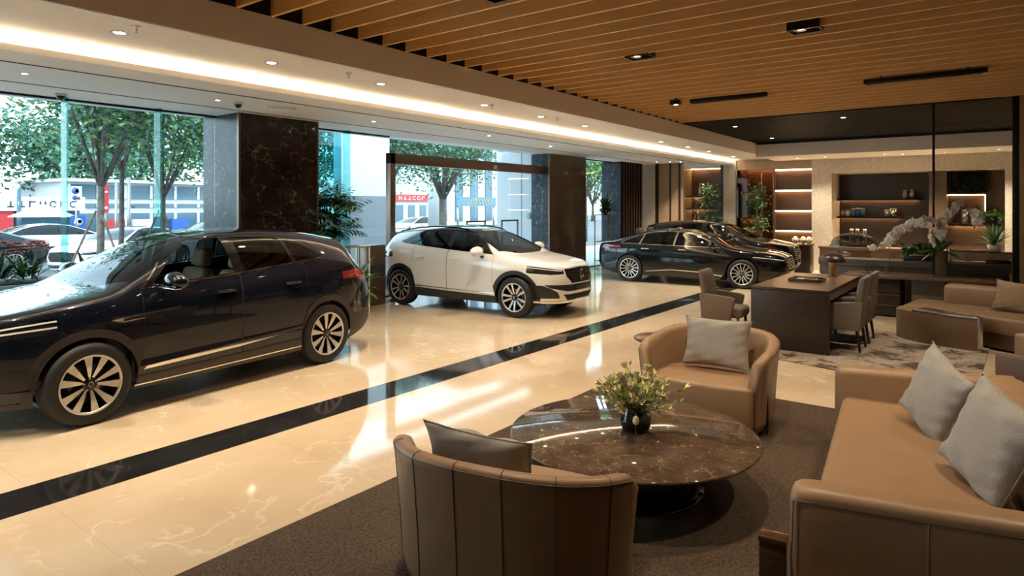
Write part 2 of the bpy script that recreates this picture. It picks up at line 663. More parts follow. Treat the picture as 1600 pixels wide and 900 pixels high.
def spot(name, parent, loc, power, size=70, blend=0.6, col=WARM, radius=0.04):
    d = bpy.data.lights.new(name, 'SPOT')
    d.energy = power
    d.spot_size = math.radians(size)
    d.spot_blend = blend
    d.color = col
    d.shadow_soft_size = radius
    o = bpy.data.objects.new(name, d)
    COL.objects.link(o)
    o.location = loc
    if parent is not None:
        o.parent = parent
    return o

# ================================================================== the room
def sbox(name, x0, x1, y0, y1, z0, z1, mat, parent=None, bev=0.0):
    m = MB()
    m.box(x0, x1, y0, y1, z0, z1, mat, bev)
    o = m.build(name, parent)
    if parent is None:
        struct(o)
    return o


BW = 22.2          # back wall
GX = -10.85        # window plane
sbox('floor', -11.1, 6.0, -5.0, 24.2, -0.2, 0.0, 'floor_marble')
m = MB()
m.box(-5.55, -5.09, -5.0, BW, 0.0, 0.0015, 'black_marble')
struct(m.build('floor_inlay'))
m = MB()
m.box(-10.55, -10.15, 7.45, 15.85, 0.0, 0.0015, 'black_marble')
m.box(-10.55, -10.15, 18.0, 20.2, 0.0, 0.0015, 'black_marble')
struct(m.build('floor_threshold'))

# ceiling: window soffit, cove lip, main ceiling, fascia, recess
m = MB()
m.box(-11.25, -7.93, -5, BW + 1.2, 3.57, 3.70, 'soffit_paint')
m.box(-9.93, -9.88, -5, BW, 3.5675, 3.58, 'slot_black')
m.box(-7.90, -7.28, -5, BW, 3.44, 3.48, 'soffit_paint')
m.box(-7.33, -7.28, -5, BW, 3.48, 3.505, 'soffit_paint')
m.box(-7.93, -7.86, -5, BW, 3.46, 3.60, 'slot_black')
m.box(-7.87, -7.83, -5, BW, 3.4365, 3.445, 'slot_black')
struct(m.build('ceiling_soffit'))
m = MB()
m.box(-8.0, -5.85, -5, BW + 1.2, 3.585, 3.70, 'white_paint')
m.box(-5.85, 6.0, 20.10, BW + 1.2, 3.50, 3.70, 'white_paint')
struct(m.build('ceiling'))
m = MB()
m.box(-5.87, -5.84, -5, 20.0, 3.585, 3.91, 'taupe_paint')
m.box(-5.87, 6.0, 20.0, 20.12, 3.50, 3.86, 'taupe_paint')
struct(m.build('trim_fascia'))
m = MB()
m.box(-5.98, -5.86, -5, 20.75, 3.91, 4.15, 'ceiling_black')
m.box(-5.98, 6.0, 20.02, 20.15, 3.86, 4.15, 'ceiling_black')
m.box(-5.98, 6.0, -5, 20.8, 4.12, 4.2, 'ceiling_black')
struct(m.build('ceiling_recess'))
sbox('unseen_roof_slab', -12.2, 6.2, -5.2, 25, 4.2, 4.6, 'render_grey')  # unseen roof, added to keep the sun out of the room

# timber blades, then black blades
m = MB()
k = -24
while 4.09 + 0.369 * k < 14.2:
    y = 4.09 + 0.369 * k
    if y > -4.9:
        m.box(-5.84, 6.0, y, y + 0.035, 3.91, 4.12, 'slat_wood')
    k += 1
struct(m.build('ceiling_slats_timber'))
m = MB()
y = 14.5
while y < 19.9:
    m.box(-5.84, 6.0, y, y + 0.05, 3.93, 4.12, 'black_slat')
    y += 0.16
struct(m.build('ceiling_slats_black'))

# LED strip lying in the cove
m = MB()
m.box(-7.45, -7.40, -4.9, BW - 0.05, 3.482, 3.495, 'cove_led')
tag(m.build('cove_light_strip'), 'long warm light strip hidden in the white ceiling cove', 'light strip')


# marble pillars
def pillar(name, y0, y1, xf, front, side, top=3.57, edge=None):
    m = MB()
    xb = -11.25
    b = bmesh.new()
    bmesh.ops.create_cube(b, size=1)
    for v in b.verts:
        v.co = Vector(((xb + xf) / 2 + v.co.x * (xf - xb), (y0 + y1) / 2 + v.co.y * (y1 - y0), top / 2 + v.co.z * top))
    i1, i2 = m.mi(front), m.mi(side)
    vm = {v: m.bm.verts.new(v.co) for v in b.verts}
    for f in b.faces:
        nf = m.bm.faces.new([vm[v] for v in f.verts])
        nf.material_index = i1 if abs(f.normal.x) > 0.5 else i2
    b.free()
    if edge:
        m.box(xf - 0.045, xf + 0.006, y0 - 0.006, y0 + 0.03, 0, top, edge)
        m.box(xf - 0.045, xf + 0.006, y1 - 0.03, y1 + 0.006, 0, top, edge)
    return struct(m.build(name))


pillar('pillar_1', 5.85, 7.42, -10.10, 'pillar_marble', 'daylit_grey_marble', edge='bronze')
pillar('pillar_2', 15.90, 18.0, -10.60, 'brown_marble', 'daylit_grey_marble', edge='bronze')
pillar('pillar_3', 20.2, 21.9, -10.50, 'dark_wood', 'daylit_grey_marble')
m = MB()
for k in range(8):
    y = 20.3 + k * 0.2
    m.box(-10.5, -10.44, y, y + 0.09, 0, 3.57, 'dark_wood')
struct(m.build('trim_ribs'))


# glazing: every bay a window with panes, fins and clamps
def window(n, y0, y1, fins, top=3.57, z0=0.0):
    r = sroot('window_%d' % n)
    ys = [y0] + fins + [y1]
    for a, b in zip(ys[:-1], ys[1:]):
        m = MB()
        m.box(GX - 0.012, GX, a + 0.004, b - 0.004, z0, top, 'window_glass')
        m.build('pane', r)
    for f in fins:
        m = MB()
        m.box(GX - 0.02, GX + 0.20, f - 0.012, f + 0.012, z0, top, 'fin_glass')
        o = m.build('fin', r)
        o['label'] = 'green glass fin'
    m = MB()
    m.box(GX - 0.06, GX + 0.03, y0, y1, -0.0, 0.03, 'black_metal')
    m.box(GX - 0.06, GX + 0.03, y0, y1, top - 0.03, top, 'black_metal')
    m.build('rail', r)
    return r


window(1, -5.0, 5.85, [-2.6, -0.4, 1.6, 3.56, 4.85])
window(2, 7.42, 9.84, [8.6])
window(3, 18.0, 20.2, [])
# entrance: bronze portal with transom and glass leaves
r = sroot('door_1')
m = MB()
m.box(GX - 0.10, GX + 0.06, 9.84, 9.99, 0, 3.2, 'bronze', 0.006)
m.box(GX - 0.10, GX + 0.06, 9.84, 15.9, 2.96, 3.2, 'bronze', 0.006)
m.build('door_frame', r)
m = MB()
m.box(GX - 0.01, GX + 0.01, 9.84, 15.9, 3.2, 3.57, 'window_glass')
m.build('transom_pane', r)
leafs = [9.99, 11.4, 12.85, 14.3, 15.9]
for a, b in zip(leafs[:-1], leafs[1:]):
    m = MB()
    m.box(GX - 0.01, GX + 0.002, a + 0.006, b - 0.006, 0.01, 2.95, 'window_glass')
    lf = m.build('door_leaf', r)
    for s in (0, 1):
        pass
for yy in (12.78, 14.22):
    h = MB()
    for dy in (-0.36, 0.36):
        h.tube([(GX + 0.06, yy + dy, 0.2), (GX + 0.06, yy + dy, 1.62)], 0.022, 'bronze', 8)
    h.tube([(GX + 0.06, yy - 0.38, 1.62), (GX + 0.06, yy + 0.38, 1.62)], 0.022, 'bronze', 8)
    h.tube([(GX + 0.06, yy - 0.38, 0.2), (GX + 0.06, yy + 0.38, 0.2)], 0.022, 'bronze', 8)
    h.build('door_handle', r)

# back wall: stone and panels, with two niches, light wall and stone portal
def wseg(name, x0, x1, mat, y=BW, z0=0.0, z1=3.57, d=0.3):
    return sbox(name, x0, x1, y, y + d, z0, z1, mat)


m = MB()
m.box(-11.2, -10.11, BW, BW + .3, 0, 3.57, 'pale_stone')
m.box(-10.11, -9.98, BW - .02, BW + .3, 0, 3.57, 'dark_wood')
m.box(-9.98, -9.56, BW, BW + .3, 0, 3.57, 'tan_panel')
m.box(-9.56, -9.50, BW - .02, BW + .3, 0, 3.57, 'dark_wood')
m.box(-9.50, -9.22, BW, BW + .3, 0, 3.57, 'tan_panel')
m.box(-9.22, -9.14, BW - .02, BW + .3, 0, 3.57, 'dark_wood')
m.box(-9.14, -9.04, BW, BW + .9, 0, 3.57, 'tan_panel')
# lit niche
m.box(-9.04, -7.60, BW + .8, BW + .9, 0, 3.57, 'mid_brown_panel')
m.box(-8.36, -7.70, BW + .72, BW + .8, 0, 3.4, 'brown_wood')
m.box(-9.04, -7.64, BW, BW + .9, 3.38, 3.57, 'soffit_paint')
m.box(-7.70, -7.60, BW, BW + .9, 0, 3.57, 'dark_wood')
m.box(-7.60, -7.10, BW, BW + .3, 0, 3.57, 'pale_stone')
# bronze glass bay
m.box(-7.12, -5.88, BW + .9, BW + 1.0, 0, 3.57, 'brown_wood')
m.box(-7.16, -7.10, BW, BW + 1.0, 0, 3.57, 'brown_wood')
m.box(-5.96, -5.88, BW, BW + 1.0, 0, 3.57, 'brown_wood')
# light wall
m.box(-5.9, -4.74, BW + .12, BW + .3, 0, 3.57, 'walnut')
m.box(-7.12, -4.74, BW - .01, BW + .3, 3.24, 3.57, 'tan_panel')
struct(m.build('wall_back'))
m = MB()
m.box(-4.76, -4.18, BW - .05, 23.4, 0, 3.50, 'pale_stone')
m.box(-4.18, 2.0, BW - .05, 23.4, 3.05, 3.50, 'pale_stone')
m.box(0.13, 2.0, BW - .05, 23.4, 0, 3.05, 'pale_stone')
struct(m.build('wall_back_portal'))
m = MB()
m.box(-4.3, 0.3, 23.4, 23.5, 0, 3.3, 'dark_wood')
m.box(-1.66, -1.22, 22.7, 23.4, 0, 3.05, 'mid_brown_panel')
m.box(-0.28, 0.14, 23.1, 23.4, 0, 3.05, 'mid_brown_panel')
m.box(-1.22, 0.14, 23.3, 23.4, 0, 1.5, 'mid_brown_panel')
struct(m.build('wall_niche'))
sbox('wall_right', 6.0, 6.2, -5, 24, 0, 4.2, 'mid_brown_panel')
sbox('wall_behind', -11.2, 6.2, -5.2, -5.0, 0, 4.2, 'tan_panel')
sbox('wall_end', 2.0, 6.2, BW, BW + .3, 0, 3.57, 'pale_stone')
sbox('wall_outer', -11.3, 6.2, 23.6, 23.8, 0, 4.2, 'render_grey')

# timber jamb wall beside the glass screen
m = MB()
m.box(0.285, 6.0, 14.3, 14.5, 0, 4.12, 'jamb_wood')
struct(m.build('wall_jamb'))

# framed glass screen between lounge and bar
r = thing('glass_screen', 'tall clear glass screen framed by thin black posts above the bar counter', 'screen', (0, 0, 0))
for nm, a, b, z0 in (('thin_post', -0.995, -0.955, 0.0), ('thick_post', 0.185, 0.283, 0.0)):
    m = MB()
    m.box(a, b, 14.33, 14.37, z0, 4.1, 'black_metal', 0.004)
    m.build('post', r)
m = MB()
m.box(0.06, 0.283, 14.31, 14.39, 3.93, 4.1, 'black_metal')
m.build('header', r)
m = MB()
m.box(-0.955, 0.185, 14.345, 14.355, 0.02, 4.05, 'screen_glass')
m.build('pane', r)

# ================================================================== lamps and ceiling fittings
ORD = ['first', 'second', 'third', 'fourth', 'fifth', 'sixth', 'seventh', 'eighth', 'ninth', 'tenth', 'eleventh', 'twelfth']


def downlight_proto():
    r = thing('downlight', 'recessed round white downlight', 'downlight')
    m = MB()
    m.lathe([(0.045, 0.012), (0.050, -0.004), (0.072, -0.006), (0.075, 0.0), (0.075, 0.012)], 'sign_white', 24)
    m.build('trim_ring', r)
    m = MB()
    m.lathe([(0.0, -0.002), (0.046, -0.002), (0.046, 0.006)], 'lamp_disc', 20)
    m.build('lamp', r)
    return r


dl0 = downlight_proto()
B_LIGHTS = [(-6.40, -2.0), (-6.40, -0.5), (-6.40, 1.0), (-6.40, 2.55), (-6.40, 4.09), (-6.38, 5.65), (-6.42, 7.8), (-6.45, 9.4), (-6.5, 11.0), (-6.6, 14.8), (-6.6, 16.5), (-6.65, 18.2), (-6.7, 20.5)]
first = True
vis = 0
for (x, y) in B_LIGHTS:
    d = dl0 if first else copy_tree(dl0)
    first = False
    d.location = (x, y, 3.585)
    d['group'] = 'downlights along the glowing cove'
    if y > 2:
        d['label'] = 'recessed downlight in the white ceiling along the cove, %s from the window end' % ORD[vis]
        vis += 1
    else:
        d['label'] = 'recessed downlight in the white ceiling along the cove, before the view begins'
    spot('downlight_beam', d, (0, 0, -0.03), 76 if y < 12 else 110, 95, 0.7)
for i, (x, y) in enumerate([(-9.18, 2.63), (-9.2, 5.0), (-9.2, 7.98), (-9.0, 11.1), (-9.3, 14.0), (-9.6, 21.2), (-8.9, 21.6), (-9.15, 21.3), (-8.2, 21.4)]):
    d = copy_tree(dl0)
    for c in list(kids(d)):
        if c.type == 'LIGHT':
            bpy.data.objects.remove(c)
    d.scale = (0.7, 0.7, 1)
    d.location = (x, y, 3.57)
    d['group'] = 'small downlights in the window soffit'
    d['label'] = 'small downlight in the low soffit along the windows, %s from the street window' % ORD[i]
    spot('downlight_beam', d, (0, 0, -0.03), 60 if i < 5 else 110, 100, 0.7, radius=0.03)
for i, (x, y) in enumerate([(-5.0, 21.3), (-4.2, 21.3), (-2.6, 21.0), (-2.2, 21.5), (-1.2, 21.3), (0.0, 21.2)]):
    d = copy_tree(dl0)
    for c in list(kids(d)):
        if c.type == 'LIGHT':
            bpy.data.objects.remove(c)
    d.scale = (0.7, 0.7, 1)
    d.location = (x, y, 3.50)
    d['group'] = 'small downlights before the stone portal'
    d['label'] = 'small downlight in the white strip above the stone portal, %s from the cove' % ORD[i]
    spot('downlight_beam', d, (0, 0, -0.03), 110 if i < 2 else 300, 125, 0.7, radius=0.03)


def framed_lamp(x, y, label, power=125):
    r = thing('framed_spotlight', label, 'spotlight', (x, y, 3.905), group='square framed lamps in the timber ceiling')
    m = MB()
    for a, b, c, d in ((-.16, .16, -.115, -.10), (-.16, .16, .10, .115), (-.16, -.145, -.115, .115), (.145, .16, -.115, .115)):
        m.box(a, b, c, d, -0.012, 0.15, 'black_metal')
    m.box(-.15, .15, -.105, .105, 0.10, 0.12, 'black_metal')
    m.build('frame', r)
    m = MB()
    m.lathe([(0.05, 0.10), (0.062, 0.0), (0.07, 0.0), (0.065, 0.10)], 'steel', 20, center=(-0.05, 0, 0))
    m.build('reflector', r)
    m = MB()
    m.lathe([(0, 0.02), (0.055, 0.02), (0.055, 0.03)], 'lamp_disc', 20, center=(-0.05, 0, 0))
    m.build('lamp', r)
    spot('lamp_beam', r, (-0.05, 0, -0.03), power, 100, 0.75, col=(1.0, 0.78, 0.53))
    return r


framed_lamp(-3.64, 7.53, 'square black framed lamp in the timber slats, the one closer to the cove')
framed_lamp(-1.67, 7.46, 'square black framed lamp in the timber slats above the brown sofa')
for (x, y) in ((-3.6, 4.6), (-1.6, 4.6), (0.6, 4.6), (0.6, 7.5), (-2.7, 2.5)):  # the last lamp is added to brighten the cushion in the turned armchair
    framed_lamp(x, y, 'square black framed lamp in the timber slats, beyond the view', 125)


def linear(x0, x1, y, label):
    r = thing('track_light', label, 'track light', ((x0 + x1) / 2, y, 3.84), group='black linear lights in the timber ceiling')
    h = (x1 - x0) / 2
    m = MB()
    m.box(-h, h, -0.055, 0.055, 0.0, 0.07, 'black_metal', 0.006)
    m.build('housing', r)
    m = MB()
    m.box(-h + .03, h - .03, -0.02, 0.02, -0.008, 0.0, 'black_gloss')
    m.build('track', r)
    for s in (-.7, .7):
        m = MB()
        m.box(s * h - .01, s * h + .01, -.01, .01, 0.07, 0.28, 'black_metal')
        m.build('hanger', r)
    for s in (-.5, .5):
        spot('track_beam', r, (s * h, 0, -0.03), 85, 100, 0.7)
    return r


linear(-4.40, -3.08, 11.15, 'black linear track light under the timber slats, closer to the cove')
linear(-1.63, -0.12, 11.0, 'black linear track light under the timber slats, closer to the glass screen')
r = thing('ceiling_spotlight', 'small black box spotlight at the end of the black track light', 'spotlight', (-4.66, 11.1, 3.84))
m = MB()
m.box(-.09, .09, -.07, .07, 0, .08, 'black_metal', .006)
m.build('housing', r)
m = MB()
m.lathe([(0, -.004), (.035, -.004), (.035, .002)], 'lamp_disc_soft', 16)
m.build('lamp', r)
m = MB()
m.box(-.012, .012, -.012, .012, .08, .28, 'black_metal')
m.build('hanger', r)
for i, (x, y, nm) in enumerate([(-5.07, 15.65, 'closer to the timber slats'), (-2.69, 15.47, 'closer to the glass screen'), (-5.1, 18.9, 'beside the white ceiling corner')]):
    d = copy_tree(dl0)
    for c in list(kids(d)):
        if c.type == 'LIGHT':
            bpy.data.objects.remove(c)
    d.location = (x, y, 3.925)
    d.scale = (0.85, 0.85, 1)
    d['group'] = 'downlights in the black ceiling'
    d['label'] = 'round downlight in the black slatted ceiling, ' + nm
    spot('downlight_beam', d, (0, 0, -0.03), 190, 110, 0.7)


def sprinkler(x, y, z, label, group):
    r = thing('sprinkler', label, 'sprinkler', (x, y, z), group=group)
    m = MB()
    m.lathe([(0.0, -0.06), (0.02, -0.058), (0.006, -0.05), (0.012, -0.02), (0.03, -0.006), (0.032, 0.0)], 'steel', 12)
    m.build('head', r)
    m = MB()
    m.lathe([(.032, -.004), (.045, -.003), (.045, 0)], 'sign_white', 16)
    m.build('collar', r)


for i, (x, y) in enumerate([(-6.05, 2.55), (-6.15, 4.95), (-6.3, 7.85), (-6.3, 9.7)]):
    sprinkler(x, y, 3.585, 'tiny metal sprinkler head in the white ceiling, %s from the window end' % ORD[i], 'ceiling sprinkler heads')
for i, (x, y, lb) in enumerate([(-10.44, 3.41, 'dark dome camera on the soffit above the first glass fin'), (-9.15, 5.29, 'dark dome camera on the soffit beside the dark marble pillar')]):
    r = thing('dome_camera', lb, 'camera', (x, y, 3.57))
    m = MB()
    m.lathe([(.07, 0), (.07, -.025), (.055, -.03)], 'sign_white', 20)
    m.build('mount', r)
    m = MB()
    m.lathe([(.055, -.03), (.05, -.06), (.03, -.08), (0, -.088)], 'black_gloss', 20)
    m.build('dome', r)
r = thing('air_vent', 'round white air vent in the soffit near the marble pillar', 'vent', (-9.07, 5.98, 3.57))
m = MB()
for q in range(4):
    m.lathe([(.05 + .05 * q, -.012), (.08 + .05 * q, -.02), (.085 + .05 * q, -.012), (.055 + .05 * q, -.002)], 'soffit_paint', 28, close=True)
m.build('grille', r)
m = MB()
m.lathe([(.22, 0), (.25, -.012), (.27, -.004), (.27, 0)], 'soffit_paint', 28)
m.build('rim', r)
r = thing('door_sensor', 'small white motion sensor on the bronze door header', 'sensor', (GX + .09, 13.55, 3.05))
m = MB()
m.box(-.03, .03, -.06, .06, -.05, .05, 'sign_white', .015)
m.build('body', r)
m = MB()
m.box(.028, .034, -.035, .035, -.03, .0, 'black_gloss')
m.build('lens', r)

# ================================================================== cars
def in_poly(p, poly):
    x, y = p
    c = False
    n = len(poly)
    for i in range(n):
        x1, y1 = poly[i]
        x2, y2 = poly[(i + 1) % n]
        if (y1 > y) != (y2 > y) and x < (x2 - x1) * (y - y1) / (y2 - y1) + x1:
            c = not c
    return c


def circle(cx, cz, r, n=26, squash=1.0):
    return [(cx + r * math.cos(2 * PI * k / n), cz + r * squash * math.sin(2 * PI * k / n)) for k in range(n)]


class CarShell:
    """right half (y > 0) of a car skin, cut along the outlines of its panels"""

    def __init__(self, sp):
        self.sp = sp
        W, xf, xr = sp['W'], sp['xf'], sp['xr']
        zc, zs, zb, kx, kz = [pchip(sp[k]) for k in ('zc', 'zs', 'zb', 'kx', 'kz')]
        xc = 0.5 * (xf + xr) + sp.get('xc', 0.0)

        def wid(x):
            if x > xc:
                t, n = (x - xc) / (xf - xc), sp['nf']
            else:
                t, n = (xc - x) / (xc - xr), sp['nr']
            return W * max(0.0, 1 - min(1, t) ** n) ** (1 / n)
        # stations spaced evenly along the plan outline
        xs = []
        for (a, n) in ((xf, sp['nf']), (xr, sp['nr'])):
            th = np.linspace(0, PI / 2, 4000)
            px = xc + (a - xc) * np.abs(np.cos(th)) ** (2 / n)
            py = W * np.abs(np.sin(th)) ** (2 / n)
            s = np.concatenate([[0], np.cumsum(np.hypot(np.diff(px), np.diff(py)))])
            k = int(sp.get('nst', 58))
            q = np.interp(np.linspace(0, s[-1], k), s, px)
            xs.append(list(q))
        st = xs[0] + xs[1][::-1][1:]
        prof = pchip(sp.get('prof', [(0, .935), (.09, .972), (.28, .992), (.5, .998), (.68, 1.0), (.8, .996), (.93, .973), (1, .945)]))
        NS, NU = 22, 22
        self.bm = bm = bmesh.new()
        lay = bm.verts.layers.float_vector.new('nrm')
        self.lay = lay
        lf, lr = sp.get('lean_f', .13), sp.get('lean_r', .10)
        rows = []
        for x in st:
            w = wid(x)
            z0, z1, z2 = zb(x), zs(x), zc(x)
            ws = w * prof(1.0)
            row = []
            for k in range(NS + 1):
                t = k / NS
                row.append((x, w * prof(t), z0 + (z1 - z0) * t))
            kxw, kzz = w * kx(x), z1 + (z2 - z1) * kz(x)
            g = sp.get('cw', 2.7)
            for k in range(1, NU + 1):
                u = k / NU
                u = u ** 0.9
                den = (1 - u) ** 2 + 2 * g * u * (1 - u) + u * u
                y = ((1 - u) ** 2 * ws + 2 * g * u * (1 - u) * kxw) / den
                z = ((1 - u) ** 2 * z1 + 2 * g * u * (1 - u) * kzz + u * u * z2) / den
                row.append((x, y, z))
            out = []
            for (x_, y, z) in row:
                fx = max(0, min(1, (x_ - (xf - .7)) / .7))
                bx = max(0, min(1, ((xr + .6) - x_) / .6))
                hz = sp.get('nose_z', .62)
                x2 = x_ - fx * (lf * max(0, (z - hz) / .35) ** 1.4 + .10 * max(0, (.42 - z) / .25))
                x2 = x2 + bx * (lr * max(0, (z - .72) / .4) ** 1.2 + .12 * max(0, (.45 - z) / .25))
                out.append(bm.verts.new((x2, max(y, 0), z)))
            rows.append(out)
        for a, b in zip(rows[:-1], rows[1:]):
            for k in range(len(a) - 1):
                try:
                    f = bm.faces.new((a[k], b[k], b[k + 1], a[k + 1]))
                    f.smooth = True
                except ValueError:
                    pass
        bmesh.ops.remove_doubles(bm, verts=bm.verts, dist=1e-5)
        bmesh.ops.dissolve_degenerate(bm, edges=bm.edges, dist=1e-5)
        bm.normal_update()
        for v in bm.verts:
            n = v.normal.copy()
            if v.co.y < 1e-4:
                n.y = 0
                n.normalize()
            v[lay] = n
        self.tag = bm.faces.layers.int.new('tag')
        self.names = ['body']
        self.minz = sp.get('zmin', 0)

    def region(self, name, poly, proj, cond, only=None):
        """cut the outline poly ('xz', 'yz', 'xy') into the skin and name the faces inside"""
        bm = self.bm
        ax = {'xz': (0, 2), 'yz': (1, 2), 'xy': (0, 1)}[proj]
        if name not in self.names:
            self.names.append(name)
        ti = self.names.index(name)
        lo = [min(p[i] for p in poly) for i in (0, 1)]
        hi = [max(p[i] for p in poly) for i in (0, 1)]

        def near():
            out = []
            for f in bm.faces:
                if not cond(f.calc_center_median()):
                    continue
                c0 = [v.co[ax[0]] for v in f.verts]
                c1 = [v.co[ax[1]] for v in f.verts]
                if max(c0) < lo[0] or min(c0) > hi[0] or max(c1) < lo[1] or min(c1) > hi[1]:
                    continue
                out.append(f)
            return out
        n = len(poly)
        for i in range(n):
            a, b = poly[i], poly[(i + 1) % n]
            d = (b[0] - a[0], b[1] - a[1])
            if abs(d[0]) + abs(d[1]) < 1e-7:
                continue
            no = [0, 0, 0]
            no[ax[0]], no[ax[1]] = -d[1], d[0]
            co = [0, 0, 0]
            co[ax[0]], co[ax[1]] = a
            e0 = (min(a[0], b[0]) - .02, min(a[1], b[1]) - .02)
            e1 = (max(a[0], b[0]) + .02, max(a[1], b[1]) + .02)
            fs = []
            for f in near():
                c0 = [v.co[ax[0]] for v in f.verts]
                c1 = [v.co[ax[1]] for v in f.verts]
                if max(c0) < e0[0] or min(c0) > e1[0] or max(c1) < e0[1] or min(c1) > e1[1]:
                    continue
                fs.append(f)
            if not fs:
                continue
            g = set(fs)
            for f in fs:
                g.update(f.edges)
                g.update(f.verts)
            bmesh.ops.bisect_plane(bm, geom=list(g), dist=1e-5, plane_co=co, plane_no=no)
        tg = self.tag
        for f in near():
            c = f.calc_center_median()
            if in_poly((c[ax[0]], c[ax[1]]), poly) and (only is None or self.names[f[tg]] in only):
                f[tg] = ti

    def extract(self, name, side, parent, mats, obj_name, offset=0.0, matof=None):
        """side: +1 / -1 one flank, 0 both halves joined"""
        bm, lay, tg = self.bm, self.lay, self.tag
        want = name if isinstance(name, (list, tuple)) else [name]
        idx = {self.names.index(k): k for k in want if k in self.names}
        bm.verts.index_update()
        fs = [f for f in bm.faces if f[tg] in idx]
        if not fs:
            return None
        vmap, vs, ns, faces, mi = {}, [], [], [], []
        for s in ((1, -1) if side == 0 else (side,)):
            for f in fs:
                idxs = []
                for v in f.verts:
                    key = (v.index, 1 if (side == 0 and v.co.y < 1e-4) else s)
                    if key not in vmap:
                        n = Vector(v[lay])
                        if n.length < 1e-6:
                            n = v.normal.copy()
                        n.normalize()
                        c = v.co + n * offset
                        vmap[key] = len(vs)
                        vs.append((c.x, c.y * s, c.z))
                        ns.append((n.x, n.y * s, n.z))
                    idxs.append(vmap[key])
                if len(set(idxs)) < 3:
                    continue
                faces.append(idxs if s == 1 else idxs[::-1])
                mi.append(idx[f[tg]])
        me = bpy.data.meshes.new(obj_name)
        me.from_pydata(vs, [], faces)
        for k in mats:
            me.materials.append(MATS[k])
        for p, k in zip(me.polygons, mi):
            p.use_smooth = True
            p.material_index = (matof or {}).get(k, 0)
        me.validate()
        me.update()
        if len(me.vertices) == len(ns):
            me.normals_split_custom_set_from_vertices([Vector(n) for n in ns])
        o = bpy.data.objects.new(obj_name, me)
        COL.objects.link(o)
        o.parent = parent
        return o


def wheel_proto(R, wdt, rr, style, rim_mat='alloy'):
    """tyre with child rim and hub cap; axle along y, outer face at -y"""
    m = MB()
    h = wdt / 2
    prof = [(rr, -h * .92), (rr + .012, -h), (R - .05, -h * 1.02), (R - .018, -h * .93), (R - .004, -h * .75)]
    for k in range(-3, 4):
        y = h * .6 * k / 3
        prof += [(R, y - .012), (R, y + .012), (R - .007, y + .016), (R - .007, y + .022)] if k < 3 else [(R, y)]
    prof += [(R - .004, h * .75), (R - .018, h * .93), (R - .05, h * 1.02), (rr + .012, h), (rr, h * .92)]
    m.lathe(prof, 'rubber', 48, axis='y', close=True)
    tyre = m.build('wheel')
    # rim: barrel, lip ring, spokes
    m = MB()
    m.lathe([(rr + .002, h * .9), (rr - .02, h * .5), (rr - .03, -h * .3), (rr - .022, -h * .80), (rr - .004, -h * .98), (rr + .004, -h * .99), (rr + .008, -h * .93)],
            'dark_alloy', 48, axis='y', caps=False)
    m.lathe([(.04, .03), (rr - .02, .03), (rr - .02, .034), (.04, .034)], 'gap_black', 32, axis='y', close=True)
    m.lathe([(rr - .018, -h * .90), (rr - .012, -h * .985), (rr + .002, -h * 1.0), (rr + .006, -h * .95)], rim_mat, 48, axis='y', caps=False)
    # brake disc and caliper
    m.lathe([(.05, -.01), (rr * .68, -.01), (rr * .68, .01), (.05, .01)], 'tin', 32, axis='y', close=True)

    def spoke(ang, r0, r1, w0, w1, y0, y1, mat, sk=0.0, dep=.03):
        pts = []
        for (r, w, y) in ((r0, w0, y0), ((r0 + r1) / 2, (w0 + w1) / 2, (y0 + y1) / 2 - .006), (r1, w1, y1)):
            for s in (-1, 1):
                t = s * w / 2 + sk * (r - r0) / (r1 - r0)
                pts.append((r, t, y))
        v = []
        for (r, t, y) in pts:
            v.append((r * math.cos(ang) - t * math.sin(ang), y, r * math.sin(ang) + t * math.cos(ang)))
        for (r, t, y) in pts:
            v.append((r * math.cos(ang) - t * 1.1 * math.sin(ang), y + dep, r * math.sin(ang) + t * 1.1 * math.cos(ang)))
        top = [(0, 1, 3, 2), (2, 3, 5, 4)]
        sides = [(0, 2, 8, 6), (2, 4, 10, 8), (1, 7, 9, 3), (3, 9, 11, 5), (6, 8, 9, 7), (8, 10, 11, 9)]
        m.faces(v, top, mat)
        m.faces(v, sides, 'dark_alloy')
    yo = -h * .93
    if style == 'pairs':          # five pairs of broad blades
        for k in range(5):
            a = 2 * PI * k / 5 + PI / 2
            for s in (-1, 1):
                spoke(a + s * .235, .055, rr - .008, .018, .074, yo + .025, yo, rim_mat, sk=s * .016)
                spoke(a + s * .40, .06, rr - .01, .014, .012, yo + .05, yo + .03, 'dark_alloy')
    elif style == 'y':
        for k in range(5):
            a = 2 * PI * k / 5 + PI / 2
            for s in (-1, 1):
                spoke(a + s * .17, .05, rr - .008, .018, .026, yo + .03, yo, rim_mat, sk=s * .045)
                spoke(a + s * .48, .05, rr - .008, .014, .018, yo + .035, yo + .004, rim_mat, sk=-s * .012)
    else:                         # many slim spokes
        for k in range(14):
            a = 2 * PI * k / 14 + PI / 2
            spoke(a, .05, rr - .006, .018, .022, yo + .03, yo, rim_mat)
    for k in range(5):
        a = 2 * PI * k / 5 + PI / 2 + .3
        m.lathe([(.009, yo + .012), (.009, yo + .03)], 'chrome', 8, axis='y', center=(.052 * math.cos(a), 0, .052 * math.sin(a)))
    m.lathe([(.0, yo + .02), (.062, yo + .022), (.07, yo + .04), (.07, yo + .07)], 'dark_alloy', 24, axis='y')
    rim = m.build('rim', tyre)
    m = MB()
    m.lathe([(0, yo + .006), (.026, yo + .008), (.03, yo + .016), (.03, yo + .03)], 'plastic_black', 20, axis='y')
    m.lathe([(.018, yo + .004), (.022, yo + .004), (.022, yo + .008), (.018, yo + .008)], 'chrome', 20, axis='y', close=True)
    for s in (-1, 1):
        m.box(-.002 + s * .006, .002 + s * .006, yo + .003, yo + .007, -.014, .014, 'chrome')
    m.build('hub_cap', tyre)
    return tyre


